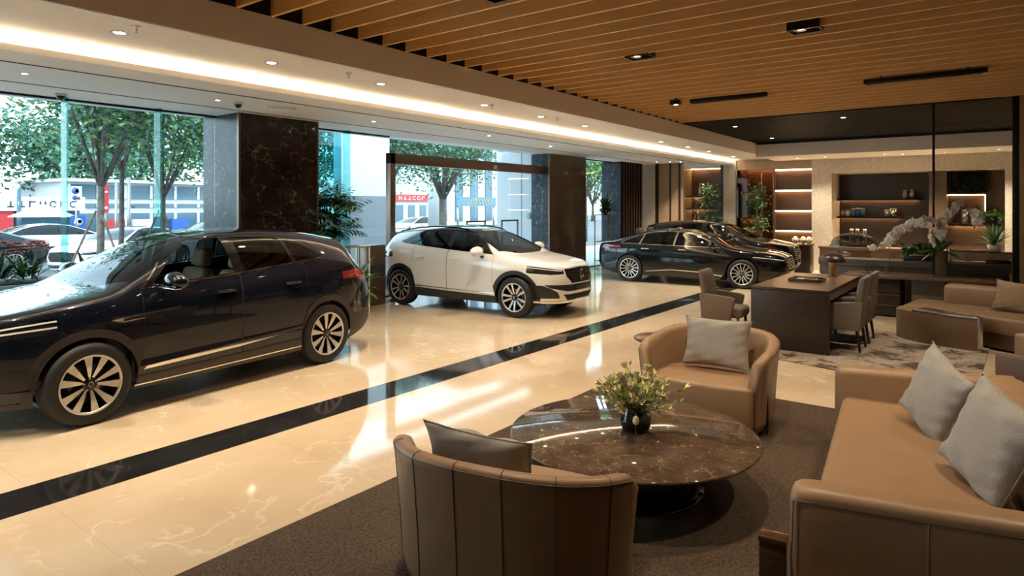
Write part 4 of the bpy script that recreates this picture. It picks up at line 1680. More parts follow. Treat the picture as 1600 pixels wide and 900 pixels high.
# ------------------------------------------------------------------ tub armchairs
def tub_chair(name, label, loc, rotz, W=1.14, D=.98, H=.73, arm=.60, seat=.43, seams=True, dark=False, sq=2 / 3.0, path=None):
    """barrel shaped leather armchair; faces local -y. A wrapped shell, a seat block and its base"""
    lt = 'leather'
    root = thing(name, label, 'armchair', loc, rotz, 'leather tub armchairs')
    hw, n = W / 2, 36
    # plan: front tips at y = -D/2, round the back at +D/2
    if path is None:
        path = []
        for k in range(n + 1):
            t = k / n
            a = PI * (1.0 - t)            # from left tip (x=-hw) round the back to right tip
            ex = sq
            cx = math.copysign(abs(math.cos(a)) ** ex, math.cos(a)) * (hw - .0)
            cy = abs(math.sin(a)) ** ex
            path.append((cx, -D * .18 + cy * D * .68))
        path = [(-hw + .035, -D * .44), (-hw + .008, -D * .30)] + path + [(hw - .008, -D * .30), (hw - .035, -D * .44)]
    N = len(path)

    def sect(k, th_top, th_bot):
        p = Vector((path[k][0], path[k][1], 0))
        a = Vector((path[max(k - 1, 0)][0], path[max(k - 1, 0)][1], 0))
        b = Vector((path[min(k + 1, N - 1)][0], path[min(k + 1, N - 1)][1], 0))
        d = (b - a).normalized()
        nrm = Vector((d.y, -d.x, 0))          # inward
        if nrm.dot(Vector((0, -.1, 0)) - p) < 0:
            nrm = -nrm
        t = abs(2 * k / (N - 1) - 1)          # 1 at the tips, 0 at the back
        top = arm + (H - arm) * (1 - min(1, t * 1.12) ** 2.6)
        if t > .9:
            top -= .05 * ((t - .9) / .1) ** 2
        lean = .035
        out = []
        th = .105
        prof = [(0.03, .05), (.012, .12), (0.0, .35), (-lean * .8, top - .06), (-lean, top - .025), (-lean + .018, top - .004), (-lean + .05, top), (-lean + .085, top - .012),
                (-lean + th, top - .05), (th, seat + .02), (th + .02, seat - .10), (th + .0, .10)]
        for (o, z) in prof:
            q = p + nrm * o
            out.append((q.x, q.y, z))
        return out
    m = MB()
    loft(m, [sect(k, 0, 0) for k in range(N)], lt, closed=True, caps=True)
    sh = m.build('shell', root)
    # stitched seams on the outside
    m = MB()
    for k in (4, 10, 16, 22, 28, 34) if seams else (13, 25):
        s = sect(min(k, N - 1), 0, 0)
        c = Vector((0, 0, 0))
        pts = []
        for q in s[:7]:
            v = Vector(q)
            v2 = v + (Vector((v.x, v.y, 0)) - Vector((0, -.1, 0))).normalized() * .0005
            pts.append(v2)
        m.tube(pts, .0032, 'leather_dark', 5)
    m.build('stitching', sh)
    m = MB()
    pts = []
    for k in range(1, N - 1):
        v = Vector(sect(k, 0, 0)[4])
        pts.append(v + (Vector((v.x, v.y, 0)) - Vector((0, -.1, 0))).normalized() * .001)
    m.tube(pts, .0032, 'leather_dark', 5)
    m.build('piping', sh)
    # seat: front bows out a little
    m = MB()
    pl = []
    hw2 = hw - (.085 if sq > .6 and W < 1.2 else .13)
    for k in range(13):
        t = k / 12
        x = -hw2 + 2 * hw2 * t
        pl.append((x, -D * .46 - .055 * (1 - (2 * t - 1) ** 2)))
    pl += [(hw2 - .02, .10), (hw2 * .62, D * .36), (-hw2 * .62, D * .36), (-hw2 + .02, .10)]
    m.prism(pl, .07, seat, lt, bev=.035, seg=3)
    m.build('seat', root)
    m = MB()
    pl2 = [(x * .86, y * .86) for x, y in pl]
    m.prism(pl2, .0, .075, 'black_metal')
    m.build('plinth', root)
    for s in (-1, 1):
        m = MB()
        if W > 1.2:
            continue
        m.box(s * (hw - .012) - .008, s * (hw - .012) + .008, -D * .27, -D * .21, .02, .42, 'black_metal', .004)
        m.build('side_bracket', root)
    return root


def smooth_path(pts, n=38):
    ds = [0.0]
    for p, q in zip(pts[:-1], pts[1:]):
        ds.append(ds[-1] + math.hypot(q[0] - p[0], q[1] - p[1]))
    fx = pchip([(d, p[0]) for d, p in zip(ds, pts)])
    fy = pchip([(d, p[1]) for d, p in zip(ds, pts)])
    return [(fx(ds[-1] * k / n), fy(ds[-1] * k / n)) for k in range(n + 1)]


CH_B = tub_chair('tub_armchair', 'tan leather tub armchair with a light grey cushion, facing us behind the marble table', (-2.17, 6.02, .014), math.radians(3), W=1.13, D=.95, H=.80, arm=.72)
CH_A = tub_chair('tub_armchair', 'tan leather tub armchair seen from behind, its stitched back turned to us', (-2.07, 2.80, .014), PI + math.radians(12), W=1.22, D=.86, H=.75, arm=.725, path=smooth_path([(-.655, .11), (-.625, .19), (-.53, .31), (-.41, .39), (-.27, .43), (-.1, .45), (.1, .45), (.27, .43), (.41, .39), (.53, .31), (.625, .19), (.655, .11)]))
pillow('pillow', .63, .47, .18, 'pillow_linen', 'light grey linen cushion leaning in the tub armchair behind the table', (-2.17, 6.16, .014 + .675), (math.radians(-16), 0, math.radians(4)), 'light grey linen cushions', 1)
pillow('pillow', .64, .44, .16, 'pillow_linen', 'light grey linen cushion peeping over the turned back of the tub armchair', (-2.20, 2.64, .014 + .61), (math.radians(14), math.radians(3), math.radians(12)), 'light grey linen cushions', 2)


# ------------------------------------------------------------------ coffee table and vase
root = thing('coffee_table', 'round coffee table with a polished brown marble top on a black drum', 'coffee table', (-2.10, 4.22, .014))
m = MB()
R = .875
m.lathe([(0, .345), (R - .05, .345), (R - .012, .352), (R, .366), (R - .004, .374), (R - .012, .378), (0, .378)], 'table_marble', 96)
m.build('table_top', root)
m = MB()
m.lathe([(0, .02), (.46, .02), (.47, .03), (.47, .33), (.45, .345), (0, .345)], 'black_gloss', 64)
m.build('drum', root)
m = MB()
m.lathe([(.0, 0), (.495, 0), (.50, .006), (.495, .02), (0, .02)], 'black_gloss', 64)
m.build('base_ring', root)

root = thing('flower_vase', 'black glass vase of pale yellow flowers on the round marble table', 'vase', (-2.10, 4.27, .393))
m = MB()
m.lathe([(0, 0), (.075, .0), (.098, .012), (.112, .05), (.112, .10), (.100, .145), (.094, .160), (.096, .168), (.088, .168), (.086, .155), (.098, .10), (.096, .03), (0, .012)], 'black_gloss', 40)
m.build('vase', root)
m = MB()
mf = MB()
rr_ = random.Random(5)


def petal(mb, p, d, up, L, w, mat, cup=.3):
    d = Vector(d).normalized()
    s = d.cross(Vector(up))
    if s.length < 1e-4:
        s = d.orthogonal()
    s.normalize()
    u = s.cross(d).normalized()
    p = Vector(p)
    pts = [p, p + d * L * .45 + s * w / 2 + u * L * cup * .25, p + d * L * .45 - s * w / 2 + u * L * cup * .25, p + d * L + u * L * cup * .1, p + d * L * .5 - u * L * cup * .1]
    mb.faces([tuple(v) for v in pts], [(0, 4, 1), (4, 3, 1), (0, 2, 4), (4, 2, 3)], mat, True)


for k in range(72):
    az = rr_.uniform(0, 2 * PI)
    el = rr_.uniform(.12, 1.35)
    L = rr_.uniform(.16, .36) * (1.05 if el < .7 else .85)
    d = Vector((math.cos(az) * math.cos(el), math.sin(az) * math.cos(el), math.sin(el)))
    b = Vector((math.cos(az) * .05, math.sin(az) * .05, .15))
    tip = b + d * L
    mid = b + d * L * .5 + Vector((0, 0, .03))
    m.tube([b, mid, tip], [.003, .0025, .002], 'stem_green', 5)
    for q in range(7):
        t = rr_.uniform(.25, 1.0)
        p = b.lerp(tip, t)
        dd = (d + Vector((rr_.uniform(-1, 1), rr_.uniform(-1, 1), rr_.uniform(-.4, .8)))).normalized()
        petal(m, p, dd, (0, 0, 1), rr_.uniform(.035, .065), rr_.uniform(.016, .028), rr_.choice(['leaf_olive', 'flower_yellow', 'flower_yellow', 'flower_cream', 'leaf_light']))
m.build('foliage', root)
for k in range(30):
    az = 2.4 * k
    el = .12 + .045 * k
    d = Vector((math.cos(az) * math.cos(el), math.sin(az) * math.cos(el), math.sin(el)))
    p = Vector((math.cos(az) * .04, math.sin(az) * .04, .16)) + d * rr_.uniform(.15, .27)
    f = MB()
    for ring, (cnt, op, ln) in enumerate(((5, .25, .036), (6, .7, .04))):
        for q in range(cnt):
            a = 2 * PI * q / cnt + ring
            s = d.orthogonal().normalized()
            t = d.cross(s)
            dd = d + (s * math.cos(a) + t * math.sin(a)) * op
            petal(f, p, dd, d, ln * 1.5, .042, 'flower_cream', .8)
    f.build('blossom', root)
f = MB()
f.lathe([(0, -.03), (.018, -.02), (.024, .0), (.018, .024), (.006, .036), (0, .038)], 'flower_cream', 14, center=(.06, -.115, .10))
f.tube([(.05, -.09, .15), (.06, -.115, .136)], .002, 'stem_green', 5)
f.tube([(.06, -.115, .07), (.065, -.13, .03), (.08, -.135, .012)], .002, 'stem_green', 5)
f.build('bud', root)

# ------------------------------------------------------------------ sofa beside the carpet
root = thing('sofa', 'tan leather two armed sofa with two grey cushions beside the brown carpet', 'sofa', (-.80, 3.25, .014), math.radians(6.3))
# local: y runs along the sofa (near arm at y = 0), x is depth from the front (0) to the back
SL, SD = 2.86, 1.22


def arm_loft(y0, y1, name, out_s):
    m = MB()
    secs = []
    w = y1 - y0
    for k, x in enumerate((0.0, .012, .04, .10, .3, .55, .9, SD - .06, SD - .02, SD)):
        ins = (.05, .02, .006, 0, 0, 0, 0, 0, .012, .04)[k]
        h = .65 + .06 * (x / SD) ** 1.3 - (.045, .018, .005, 0, 0, 0, 0, 0, 0, .02)[k]
        sec = rounded_section(w - 2 * ins, h - .05, .055, 5)
        secs.append([(x, y0 + ins + a, .05 + b) for a, b in sec])
    loft(m, secs, 'leather')
    a = m.build(name, root)
    m = MB()
    yy = y0 if out_s < 0 else y1
    ys = yy + .035 * (1 if out_s < 0 else -1) * .02
    m.tube([(.03, ys - out_s * .001, .12), (.012, ys, .3)] + [(x, ys - .012 * -out_s * -1 * 0, .65 + .06 * (x / SD) ** 1.3 - .056) for x in (.02, .1, .3, .55, .8, 1.0)], .0035, 'leather_dark', 6)
    m.build('stitching', a)
    m = MB()
    m.tube([(.56, ys, .07), (.56, ys, .62)], .003, 'leather_dark', 6)
    m.build('seam', a)
    return a


arm_loft(0.0, .20, 'arm', -1)
arm_loft(SL - .20, SL, 'arm', 1)
m = MB()
secs = []
for y, q in ((.17, .02), (.19, .006), (.24, 0), (SL - .24, 0), (SL - .19, .006), (SL - .17, .02)):
    sec = rounded_section(.24 - q, .72 - .05 - q, .06, 5)
    secs.append([(SD - .24 + a + .05 * (b / .7), y, .05 + b) for a, b in sec])
loft(m, secs, 'leather')
m.build('back', root)
m = MB()
secs = []
for y, q in ((.19, .03), (.20, .008), (.24, 0), (SL * .5, -.004), (SL - .24, 0), (SL - .20, .008), (SL - .19, .03)):
    sec = rounded_section(.96, .345 - q, .06, 5)
    secs.append([(.06 + a, y, .09 + b) for a, b in sec])
loft(m, secs, 'leather')
m.build('seat', root)
m = MB()
m.box(.12, SD - .08, .06, SL - .06, 0, .06, 'black_metal')
m.build('plinth', root)
pillow('pillow', .56, .54, .19, 'pillow_linen', 'grey linen cushion standing against the sofa back near its far arm', (-.34, 5.32, .70), (math.radians(-17), math.radians(18), math.radians(-60)), 'light grey linen cushions', 3)
pillow('pillow', .58, .56, .20, 'pillow_linen', 'grey linen cushion on the sofa beside its close arm, partly cut by the photo edge', (-.03, 4.42, .71), (math.radians(-20), math.radians(12), math.radians(-60)), 'light grey linen cushions', 4)

# dark glossy side table in front of the sofa arm
root = thing('side_table', 'low glossy dark wood side table tucked before the sofa arm', 'side table', (-.915, 3.27, .014), math.radians(6.3))
m = MB()
m.box(-.03, .10, -.02, .07, .355, .38, 'gloss_wood', .004)
m.build('table_top', root)
m = MB()
m.box(-.025, .095, -.015, .065, .0, .355, 'gloss_wood', .003)
m.build('cabinet', root)

# small wooden side table by the tub armchair
root = thing('side_table', 'small round brown wood side table standing behind the facing tub armchair', 'side table', (-3.02, 6.72, 0))
m = MB()
m.lathe([(0, .50), (.22, .50), (.27, .525), (.275, .545), (.265, .555), (0, .555)], 'desk_top_wood', 40)
m.build('table_top', root)
for k in range(3):
    a = 2 * PI * k / 3 + 3.3
    m = MB()
    m.tube([(.17 * math.cos(a), .17 * math.sin(a), .505), (.20 * math.cos(a), .20 * math.sin(a), 0)], [.016, .012], 'bronze', 8)
    m.build('leg', root)

# ------------------------------------------------------------------ dark leather lounge chair behind the sofa
root = thing('lounge_chair', 'dark brown leather chair back standing behind the sofa on the patterned rug side', 'armchair', (.70, 7.85, 0), math.radians(-24))
m = MB()
m.box(-.62, .62, -.42, -.28, .06, .60, 'leather_dark', .025, 3)
m.build('back', root)
m = MB()
m.tube([(-.60, -.36, .598), (.60, -.36, .598)], .010, 'leather_brown', 8)
m.build('piping', root)
m = MB()
m.box(-.60, .60, -.28, .40, .10, .40, 'leather_dark', .05, 3)
m.build('seat', root)
for s in (-1, 1):
    m = MB()
    m.box(s * .56 - .07, s * .56 + .07, -.30, .40, .06, .52, 'leather_dark', .03, 3)
    m.build('arm', root)
for sx in (-1, 1):
    for sy in (-1, 1):
        m = MB()
        m.tube([(sx * .52, sy * .33, .08), (sx * .53, sy * .34, 0)], .02, 'black_metal', 8)
        m.build('leg', root)

# ------------------------------------------------------------------ desk and its things
DX0, DX1, DY0, DY1, DZ = -2.83, -1.81, 9.42, 11.75, .87
root = thing('writing_desk', 'dark wood slab ended writing desk standing on the mottled rug', 'desk', (0, 0, .012))
m = MB()
m.box(DX0, DX1, DY0, DY1, DZ - .050, DZ - .014, 'desk_wood', .002)
m.box(DX0, DX1, DY0, DY1, DZ - .014, DZ - .008, 'desk_top_wood')
m.build('desk_top', root)
for y in (DY0, DY1 - .05):
    m = MB()
    m.box(DX0, DX1, y, y + .05, 0, DZ - .055, 'desk_wood', .003)
    m.build('end_panel', root)
m = MB()
m.box(DX0 + .45, DX0 + .48, DY0 + .05, DY1 - .05, .15, DZ - .055, 'desk_wood')
m.build('modesty_panel', root)
m = MB()
m.box(DX1 - .05, DX1 - .004, DY0 + .05, DY1 - .05, DZ - .15, DZ - .055, 'desk_top_wood')
m.build('apron', root)
# tray
root = thing('leather_tray', 'low leather tray holding papers and pens on the writing desk', 'tray', (-2.33, 10.55, DZ + .004))
m = MB()
m.box(-.23, .23, -.19, .19, 0, .016, 'leather_dark', .006)
for a, b, c, d in ((-.23, .23, -.19, -.175), (-.23, .23, .175, .19), (-.23, -.215, -.19, .19), (.215, .23, -.19, .19)):
    m.box(a, b, c, d, .01, .045, 'leather_dark', .004)
m.build('tray', root)
t = MB()
t.box(-.16, .12, -.12, .12, 0, .012, 'paper', .002)
o = t.build('notebook', loc=(-2.31, 10.55, DZ + .021), rotz=.2)
tag(o, 'cream notebook lying in the leather tray on the desk', 'notebook')
t = MB()
t.tube([(-.09, 0, .008), (.09, 0, .008)], .007, 'copper_wood', 8)
o = t.build('pen', loc=(-2.28, 10.52, DZ + .034), rotz=.5)
tag(o, 'copper coloured pen resting on the notebook in the tray', 'pen')
# lamp
root = thing('table_lamp', 'mushroom shaded table lamp with a golden stem at the far end of the desk', 'lamp', (-2.16, 11.5, DZ + .004))
m = MB()
m.box(-.075, .075, -.05, .05, 0, .02, 'gold_metal', .004)
m.box(-.048, .048, -.03, .03, .02, .35, 'gold_metal', .004)
m.build('stem', root)
m = MB()
m.lathe([(.192, .235), (.195, .245), (.175, .30), (.125, .345), (.06, .365), (0, .37), (0, .363), (.06, .357), (.12, .337), (.167, .295), (.186, .243)], 'dark_wood', 40)
m.build('lamp_shade', root)
m = MB()
b = bmesh.new()
bmesh.ops.create_uvsphere(b, u_segments=20, v_segments=12, radius=.06)
m.join(b, 'lamp_disc_soft' if False else 'ceramic', True, Matrix.Translation((0, -.09, .27)))
m.build('globe', root)


# ------------------------------------------------------------------ desk chairs
def desk_chair(label, loc, rotz, fab):
    """upholstered armchair, faces local +x"""
    root = thing('desk_chair', label, 'chair', loc, rotz, 'upholstered chairs at the writing desk')
    m = MB()
    m.box(-.25, .29, -.255, .255, .34, .50, fab, .055, 3)
    m.build('seat', root)
    m = MB()
    secs = []
    for z, x, hw, th in ((.30, -.26, .27, .10), (.5, -.285, .285, .105), (.7, -.30, .285, .10), (.92, -.33, .27, .085), (1.0, -.342, .262, .075), (1.025, -.345, .25, .05)):
        sec = rounded_section(th, 2 * hw, min(.035, th * .4), 3)
        secs.append([(x - .02 + a - .03 * math.cos((b / (2 * hw) - .5) * PI) * 0, -hw + b, z) for a, b in sec])
    loft(m, secs, fab)
    m.build('backrest', root)
    for s in (-1, 1):
        m = MB()
        pl = [(-.30, .30), (.13, .30), (.20, .63), (.15, .655), (-.24, .69), (-.33, .69)]
        mt = Matrix.Translation((0, s * .285 + .03, 0)) @ Matrix.Rotation(PI / 2, 4, 'X')
        m.prism(pl, 0, .06, fab, mt, bev=.014)
        m.build('arm', root)
    for sx, sy in ((1, 1), (1, -1), (-1, 1), (-1, -1)):
        m = MB()
        x0 = .22 if sx > 0 else -.24
        m.tube([(x0, sy * .22, .36), (x0 + sx * .02 - (.03 if sx < 0 else 0), sy * .235, 0)], [.024, .016], 'dark_wood', 8)
        m.build('leg', root)
    return root


desk_chair('brown upholstered desk chair with its back to the showroom cars', (-3.33, 9.88, 0), math.radians(4), 'chair_fabric')
desk_chair('grey brown upholstered chair at the open side of the desk, the one in front', (-1.80, 10.10, .012), PI, 'chair_fabric_grey')
desk_chair('grey brown upholstered chair at the open side of the desk, the one mostly hidden', (-1.80, 10.85, .012), PI, 'chair_fabric_grey')

# ------------------------------------------------------------------ curved lounge sofa with a plinth arm
root = thing('curved_sofa', 'long low tan curved sofa before the bar counter', 'sofa', (0, 0, 0))


def arc_strip(m, pts_in, pts_out, z0, z1, mat, bev):
    poly = pts_in + pts_out[::-1]
    m.prism(poly, z0, z1, mat, bev=bev, seg=3)


def bez(p0, p1, p2, n=12):
    return [((1 - t) ** 2 * p0[0] + 2 * t * (1 - t) * p1[0] + t * t * p2[0], (1 - t) ** 2 * p0[1] + 2 * t * (1 - t) * p1[1] + t * t * p2[1]) for t in [k / n for k in range(n + 1)]]


# seat runs from its end by the counter towards the right, bowing forward
front = bez((-1.22, 11.75), (-.1, 11.35), (1.6, 10.0), 14)
back = bez((-1.08, 12.75), (.4, 12.55), (2.3, 11.1), 14)
m = MB()
arc_strip(m, front, back, .24, .47, 'leather_brown', .05)
m.build('seat', root)
m = MB()
f2 = [(x * .985 + .01, y + .06) for x, y in front]
arc_strip(m, f2, [(x, y - .05) for x, y in back], .03, .25, 'leather_dark', .01)
m.build('base', root)
bi = bez((-.72, 12.40), (.45, 12.2), (2.1, 10.85), 14)
bo = bez((-.66, 12.70), (.5, 12.55), (2.35, 11.1), 14)
m = MB()
arc_strip(m, bi, bo, .40, .77, 'leather_brown', .07)
m.build('back', root)
# curved front arm with stone coping
af = bez((-1.27, 11.52), (-1.0, 11.02), (-.22, 10.93), 12)
ab = bez((-1.22, 11.80), (-.75, 11.55), (-.18, 11.06), 12)
m = MB()
arc_strip(m, af, ab, .0, .455, 'leather_brown', .02)
m.build('arm', root)
m = MB()
a2 = [(x * 1.0, y) for x, y in af[4:]]
b2 = [(x, y) for x, y in ab[4:]]
arc_strip(m, a2, b2, .455, .475, 'steel', .004)
m.box(-.235, -.175, 10.92, 11.07, 0, .475, 'steel', .004)
o = m.build('arm_coping', root)
o['label'] = 'grey metal coping'
m = MB()
m.box(-.13, .13, -.30, .30, .03, .52, 'leather_brown', .04, 3, Matrix.Translation((.42, 9.75, 0)) @ Matrix.Rotation(math.radians(-40), 4, 'Z'))
m.build('end_block', root)
pillow('pillow', .50, .46, .17, 'pillow_brown', 'brown square cushion leaning on the long curved sofa', (.18, 11.9, .68), (math.radians(-18), math.radians(5), math.radians(-16)), 'brown sofa cushions', 6)

# ================================================================== plants
def leaf_blade(m, base, d, L, w, mat, droop=.5, seg=5, fold=.15):
    """a long arching strap leaf"""
    d = Vector(d).normalized()
    p = Vector(base)
    s = d.cross(Vector((0, 0, 1)))
    s = s.normalized() if s.length > 1e-4 else Vector((1, 0, 0))
    vs, fs = [], []
    for k in range(seg + 1):
        t = k / seg
        ww = w * (.55 + .9 * t) * (1 - t) ** .6 if t < 1 else 0
        ww = w * max(.0, math.sin(PI * min(.97, .12 + .88 * t))) * .5
        n = s.cross(d)
        vs += [tuple(p + s * ww - n * 0), tuple(p - n * fold * ww), tuple(p - s * ww)]
        d = (d + Vector((0, 0, -droop / seg))).normalized()
        p = p + d * (L / seg)
    for k in range(seg):
        a = 3 * k
        fs += [(a, a + 1, a + 4, a + 3), (a + 1, a + 2, a + 5, a + 4)]
    m.faces(vs, fs, mat, True)


def scatter_leaves(m, rng, pts, n, size, mats, spread):
    for k in range(n):
        c = Vector(rng.choice(pts)) + Vector((rng.gauss(0, 1), rng.gauss(0, 1), rng.gauss(0, 1))) * spread
        d = Vector((rng.uniform(-1, 1), rng.uniform(-1, 1), rng.uniform(-.7, .5))).normalized()
        s = d.orthogonal().normalized()
        s = (s + d.cross(s) * rng.uniform(-1, 1)).normalized()
        u = d.cross(s)
        L = size * rng.uniform(.7, 1.3)
        w = L * .42
        a, b, c2, e = c, c + d * L * .5 + s * w / 2 + u * .1 * L, c + d * L, c + d * L * .5 - s * w / 2 + u * .1 * L
        m.faces([tuple(a), tuple(b), tuple(c2), tuple(e)], [(0, 1, 2), (0, 2, 3)], rng.choice(mats), True)


def potted(root, r0, r1, h, mat, z=0.0):
    m = MB()
    m.lathe([(0, z), (r0, z), (r1, z + h), (r1 * .92, z + h), (r1 * .9, z + h - .04), (0, z + h - .04)], mat, 32)
    m.build('pot', root)


def cane_palm(loc, H, seed, label):
    root = thing('potted_palm', label, 'potted plant', loc)
    potted(root, .22, .28, .45, 'black_gloss')
    rg = random.Random(seed)
    f = MB()
    for k in range(9):
        a = rg.uniform(0, 2 * PI)
        r = rg.uniform(.02, .14)
        h = H * rg.uniform(.42, .70)
        lean = rg.uniform(.05, .28)
        b = Vector((r * math.cos(a), r * math.sin(a), .40))
        tp = b + Vector((math.cos(a) * lean, math.sin(a) * lean, h - .4))
        m = MB()
        m.tube([b, b.lerp(tp, .5), tp], [.022, .02, .016], 'bark', 7)
        m.build('stem', root)
        for q in range(13):
            aa = a + q * 2.4
            el = rg.uniform(.35, 1.25)
            d = Vector((math.cos(aa) * math.cos(el), math.sin(aa) * math.cos(el), math.sin(el)))
            L = rg.uniform(.42, .7)
            # rachis with fan of leaflets
            p = tp.copy()
            dd = d.copy()
            for st in range(7):
                p2 = p + dd * L / 7
                dd = (dd + Vector((0, 0, -.13))).normalized()
                for s in (-1, 1):
                    side = dd.cross(Vector((0, 0, 1))).normalized() * s
                    leaf_blade(f, p2, dd * .55 + side * .75 + Vector((0, 0, -.05)), .34 * (1.1 - abs(st - 3) / 7), .055, rg.choice(['leaf_dark', 'leaf_green', 'leaf_green']), .6, 3)
                p = p2
            leaf_blade(f, p, dd, .25, .03, 'leaf_green', .4, 3)
    f.build('foliage', root)
    return root


cane_palm((-10.38, 7.77, 0), 3.35, 3, 'tall potted palm by the window between the dark marble pillar and the bronze entrance')


def stand_frame(label, loc, w, d, h):
    root = thing('plant_stand', label, 'plant stand', loc)
    for sx in (-1, 1):
        for sy in (-1, 1):
            m = MB()
            m.box(sx * w / 2 - .012, sx * w / 2 + .012, sy * d / 2 - .012, sy * d / 2 + .012, 0, h, 'gold_metal')
            m.build('post', root)
    for z in (.25, h * .5, h):
        m = MB()
        for sx in (-1, 1):
            m.box(sx * w / 2 - .012, sx * w / 2 + .012, -d / 2, d / 2, z - .024, z, 'gold_metal')
            m.box(-w / 2, w / 2, sx * d / 2 - .012, sx * d / 2 + .012, z - .024, z, 'gold_metal')
        if z < h:
            m.box(-w / 2, w / 2, -d / 2, d / 2, z - .014, z - .006, 'black_gloss')
        m.build('shelf', root)
    return root


stand_frame('gold framed plant stand beside the tall palm, before the window', (-10.25, 8.36, 0), .40, .50, 1.22)
root = thing('leafy_plant', 'light green leafy plant standing low beside the gold framed stand', 'potted plant', (-9.83, 8.2, 0))
potted(root, .14, .18, .3, 'ceramic')
f = MB()
rg = random.Random(11)
for k in range(60):
    a = rg.uniform(0, 6.28)
    el = rg.uniform(.4, 1.4)
    leaf_blade(f, (0.03 * math.cos(a), .03 * math.sin(a), .28 + rg.uniform(0, .35)), (math.cos(a) * math.cos(el), math.sin(a) * math.cos(el), math.sin(el)), rg.uniform(.25, .5), .10, rg.choice(['leaf_light', 'leaf_green']), 1.0, 4)
f.build('foliage', root)
# brochure rack
root = thing('brochure_rack', 'dark display case with brochures beside the gold plant stand at the window', 'rack', (-10.25, 8.85, 0))
m = MB()
m.box(-.16, .16, -.22, .22, 0, 1.22, 'bronze', .006)
m.build('frame', root)
for k in range(3):
    m = MB()
    m.box(.16, .17, -.17, .17, .25 + .32 * k, .50 + .32 * k, ('leather_dark', 'ink', 'leather_dark')[k])
    m.build('brochure', root)
stand_frame('tall gold framed plant stand between the brown marble pillar and the grey marble one', (-10.30, 18.75, 0), .5, .5, 1.75)
root = thing('leafy_plant', 'bushy green plant on top of the tall gold framed stand', 'potted plant', (-10.30, 18.75, 1.75))
potted(root, .14, .2, .2, 'black_gloss')
f = MB()
for k in range(110):
    a = rg.uniform(0, 6.28)
    el = rg.uniform(.2, 1.45)
    leaf_blade(f, (0, 0, .16), (math.cos(a) * math.cos(el), math.sin(a) * math.cos(el), math.sin(el)), rg.uniform(.35, .65), .07, rg.choice(['leaf_dark', 'leaf_green', 'leaf_light']), .9, 4)
f.build('foliage', root)


def ficus(loc, label, H=2.7, z0=0.0):
    root = thing('potted_tree', label, 'potted plant', loc)
    potted(root, .2, .26, .42, 'black_gloss')
    rg = random.Random(int(abs(loc[0]) * 10))
    m = MB()
    m.tube([(0, 0, .38), (.03, 0, H * .4), (-.02, .02, H * .7), (0, 0, H * .9)], [.03, .025, .02, .012], 'bark', 7)
    m.build('trunk', root)
    f = MB()
    pts = [(rg.uniform(-.05, .05), rg.uniform(-.05, .05), z) for z in np.linspace(H * .78, H * .95, 6)] + [(.05, 0, H * .55), (-.08, .05, H * .5), (.12, -.05, H * .58)]
    scatter_leaves(f, rg, pts, 620, .13, ['leaf_dark', 'leaf_green', 'leaf_green'], .15)
    f.build('foliage', root)
    return root


ficus((-7.92, 21.75, 0), 'bushy potted tree before the lit bottle niche', 2.65)
ficus((-6.33, 21.75, 0), 'bushy potted tree in front of the bronze tinted glass', 2.6)

# ================================================================== niches and light shelves
def led_shelf(x0, x1, y0, y1, z, label, group, thick=.03, mat='brown_wood', led='led_warm'):
    root = thing('wall_shelf', label, 'shelf', ((x0 + x1) / 2, (y0 + y1) / 2, z), group=group)
    h = (x1 - x0) / 2
    d = (y1 - y0) / 2
    m = MB()
    m.box(-h, h, -d, d, 0, thick, mat)
    m.box(-h, h, -d, -d + .014, -.03, thick, mat)
    m.build('board', root)
    m = MB()
    m.box(-h + .05, h - .14, d - .05, d - .02, -.014, -.002, led)
    m.build('light_strip', root)
    return root


for k, z in enumerate((2.36, 1.92, 1.46)):
    led_shelf(-9.03, -7.71, 22.42, 22.98, z, 'lit wooden shelf of the bottle niche, %s from the top' % ORD[k], 'lit shelves in the bottle niche')
root = thing('niche_light', 'warm light strip under the top of the bottle niche', 'light strip', (-8.35, 22.9, 3.36))
m = MB()
m.box(-.66, .6, -.02, .02, 0, .02, 'led_warm')
m.build('strip', root)


def bottle(loc, h, r, mat, label, group, cap='gold_metal'):
    o = thing('bottle', label, 'bottle', loc, group=group)
    m = MB()
    m.lathe([(0, 0), (r, 0), (r, h * .55), (r * .35, h * .72), (r * .32, h * .95), (0, h * .95)], mat, 14)
    m.build('glass_body', o)
    m = MB()
    m.lathe([(r * .38, h * .93), (r * .38, h), (0, h)], cap, 10)
    m.build('cap', o)


for k, x in enumerate((-8.62, -8.46, -8.32, -8.2)):
    bottle((x, 22.7, 2.39), .48 - .05 * (k % 2), .05, 'ceramic', 'pale bottle on the highest shelf of the lit niche, %s of four' % ORD[k], 'pale bottles on the highest lit shelf')
for k, x in enumerate((-8.75, -8.6, -8.45, -8.3)):
    bottle((x, 22.7, 1.95), .22, .06, 'clear_glass' if k % 2 else 'tin', 'short vessel on the middle shelf of the lit niche, %s of four' % ORD[k], 'short vessels on the middle lit shelf')
for k in range(6):
    bottle((-8.80 + k * .13, 22.7, 1.49), .26, .04, 'ceramic' if k % 2 else 'tin', 'small bottle on the lowest lit niche shelf, %s of six' % ORD[k], 'small bottles on the lowest lit shelf')
m = MB()
mt = Matrix.Translation((-8.86, 22.6, 1.15)) @ Matrix.Rotation(math.radians(-8), 4, 'X')
m.box(-.10, .10, -.012, .012, 0, .30, 'paper', .004, mtx=mt)
root = thing('low_cabinet', 'low brown cabinet at the foot of the lit bottle niche', 'cabinet', (-8.37, 22.55, 0))
o = m.build('display_card')
tag(o, 'cream display card leaning on the cabinet in the lit bottle niche', 'card')
m = MB()
m.box(-.64, .64, -.25, .42, 0, 1.15, 'mid_brown_panel', .006)
m.build('body', root)
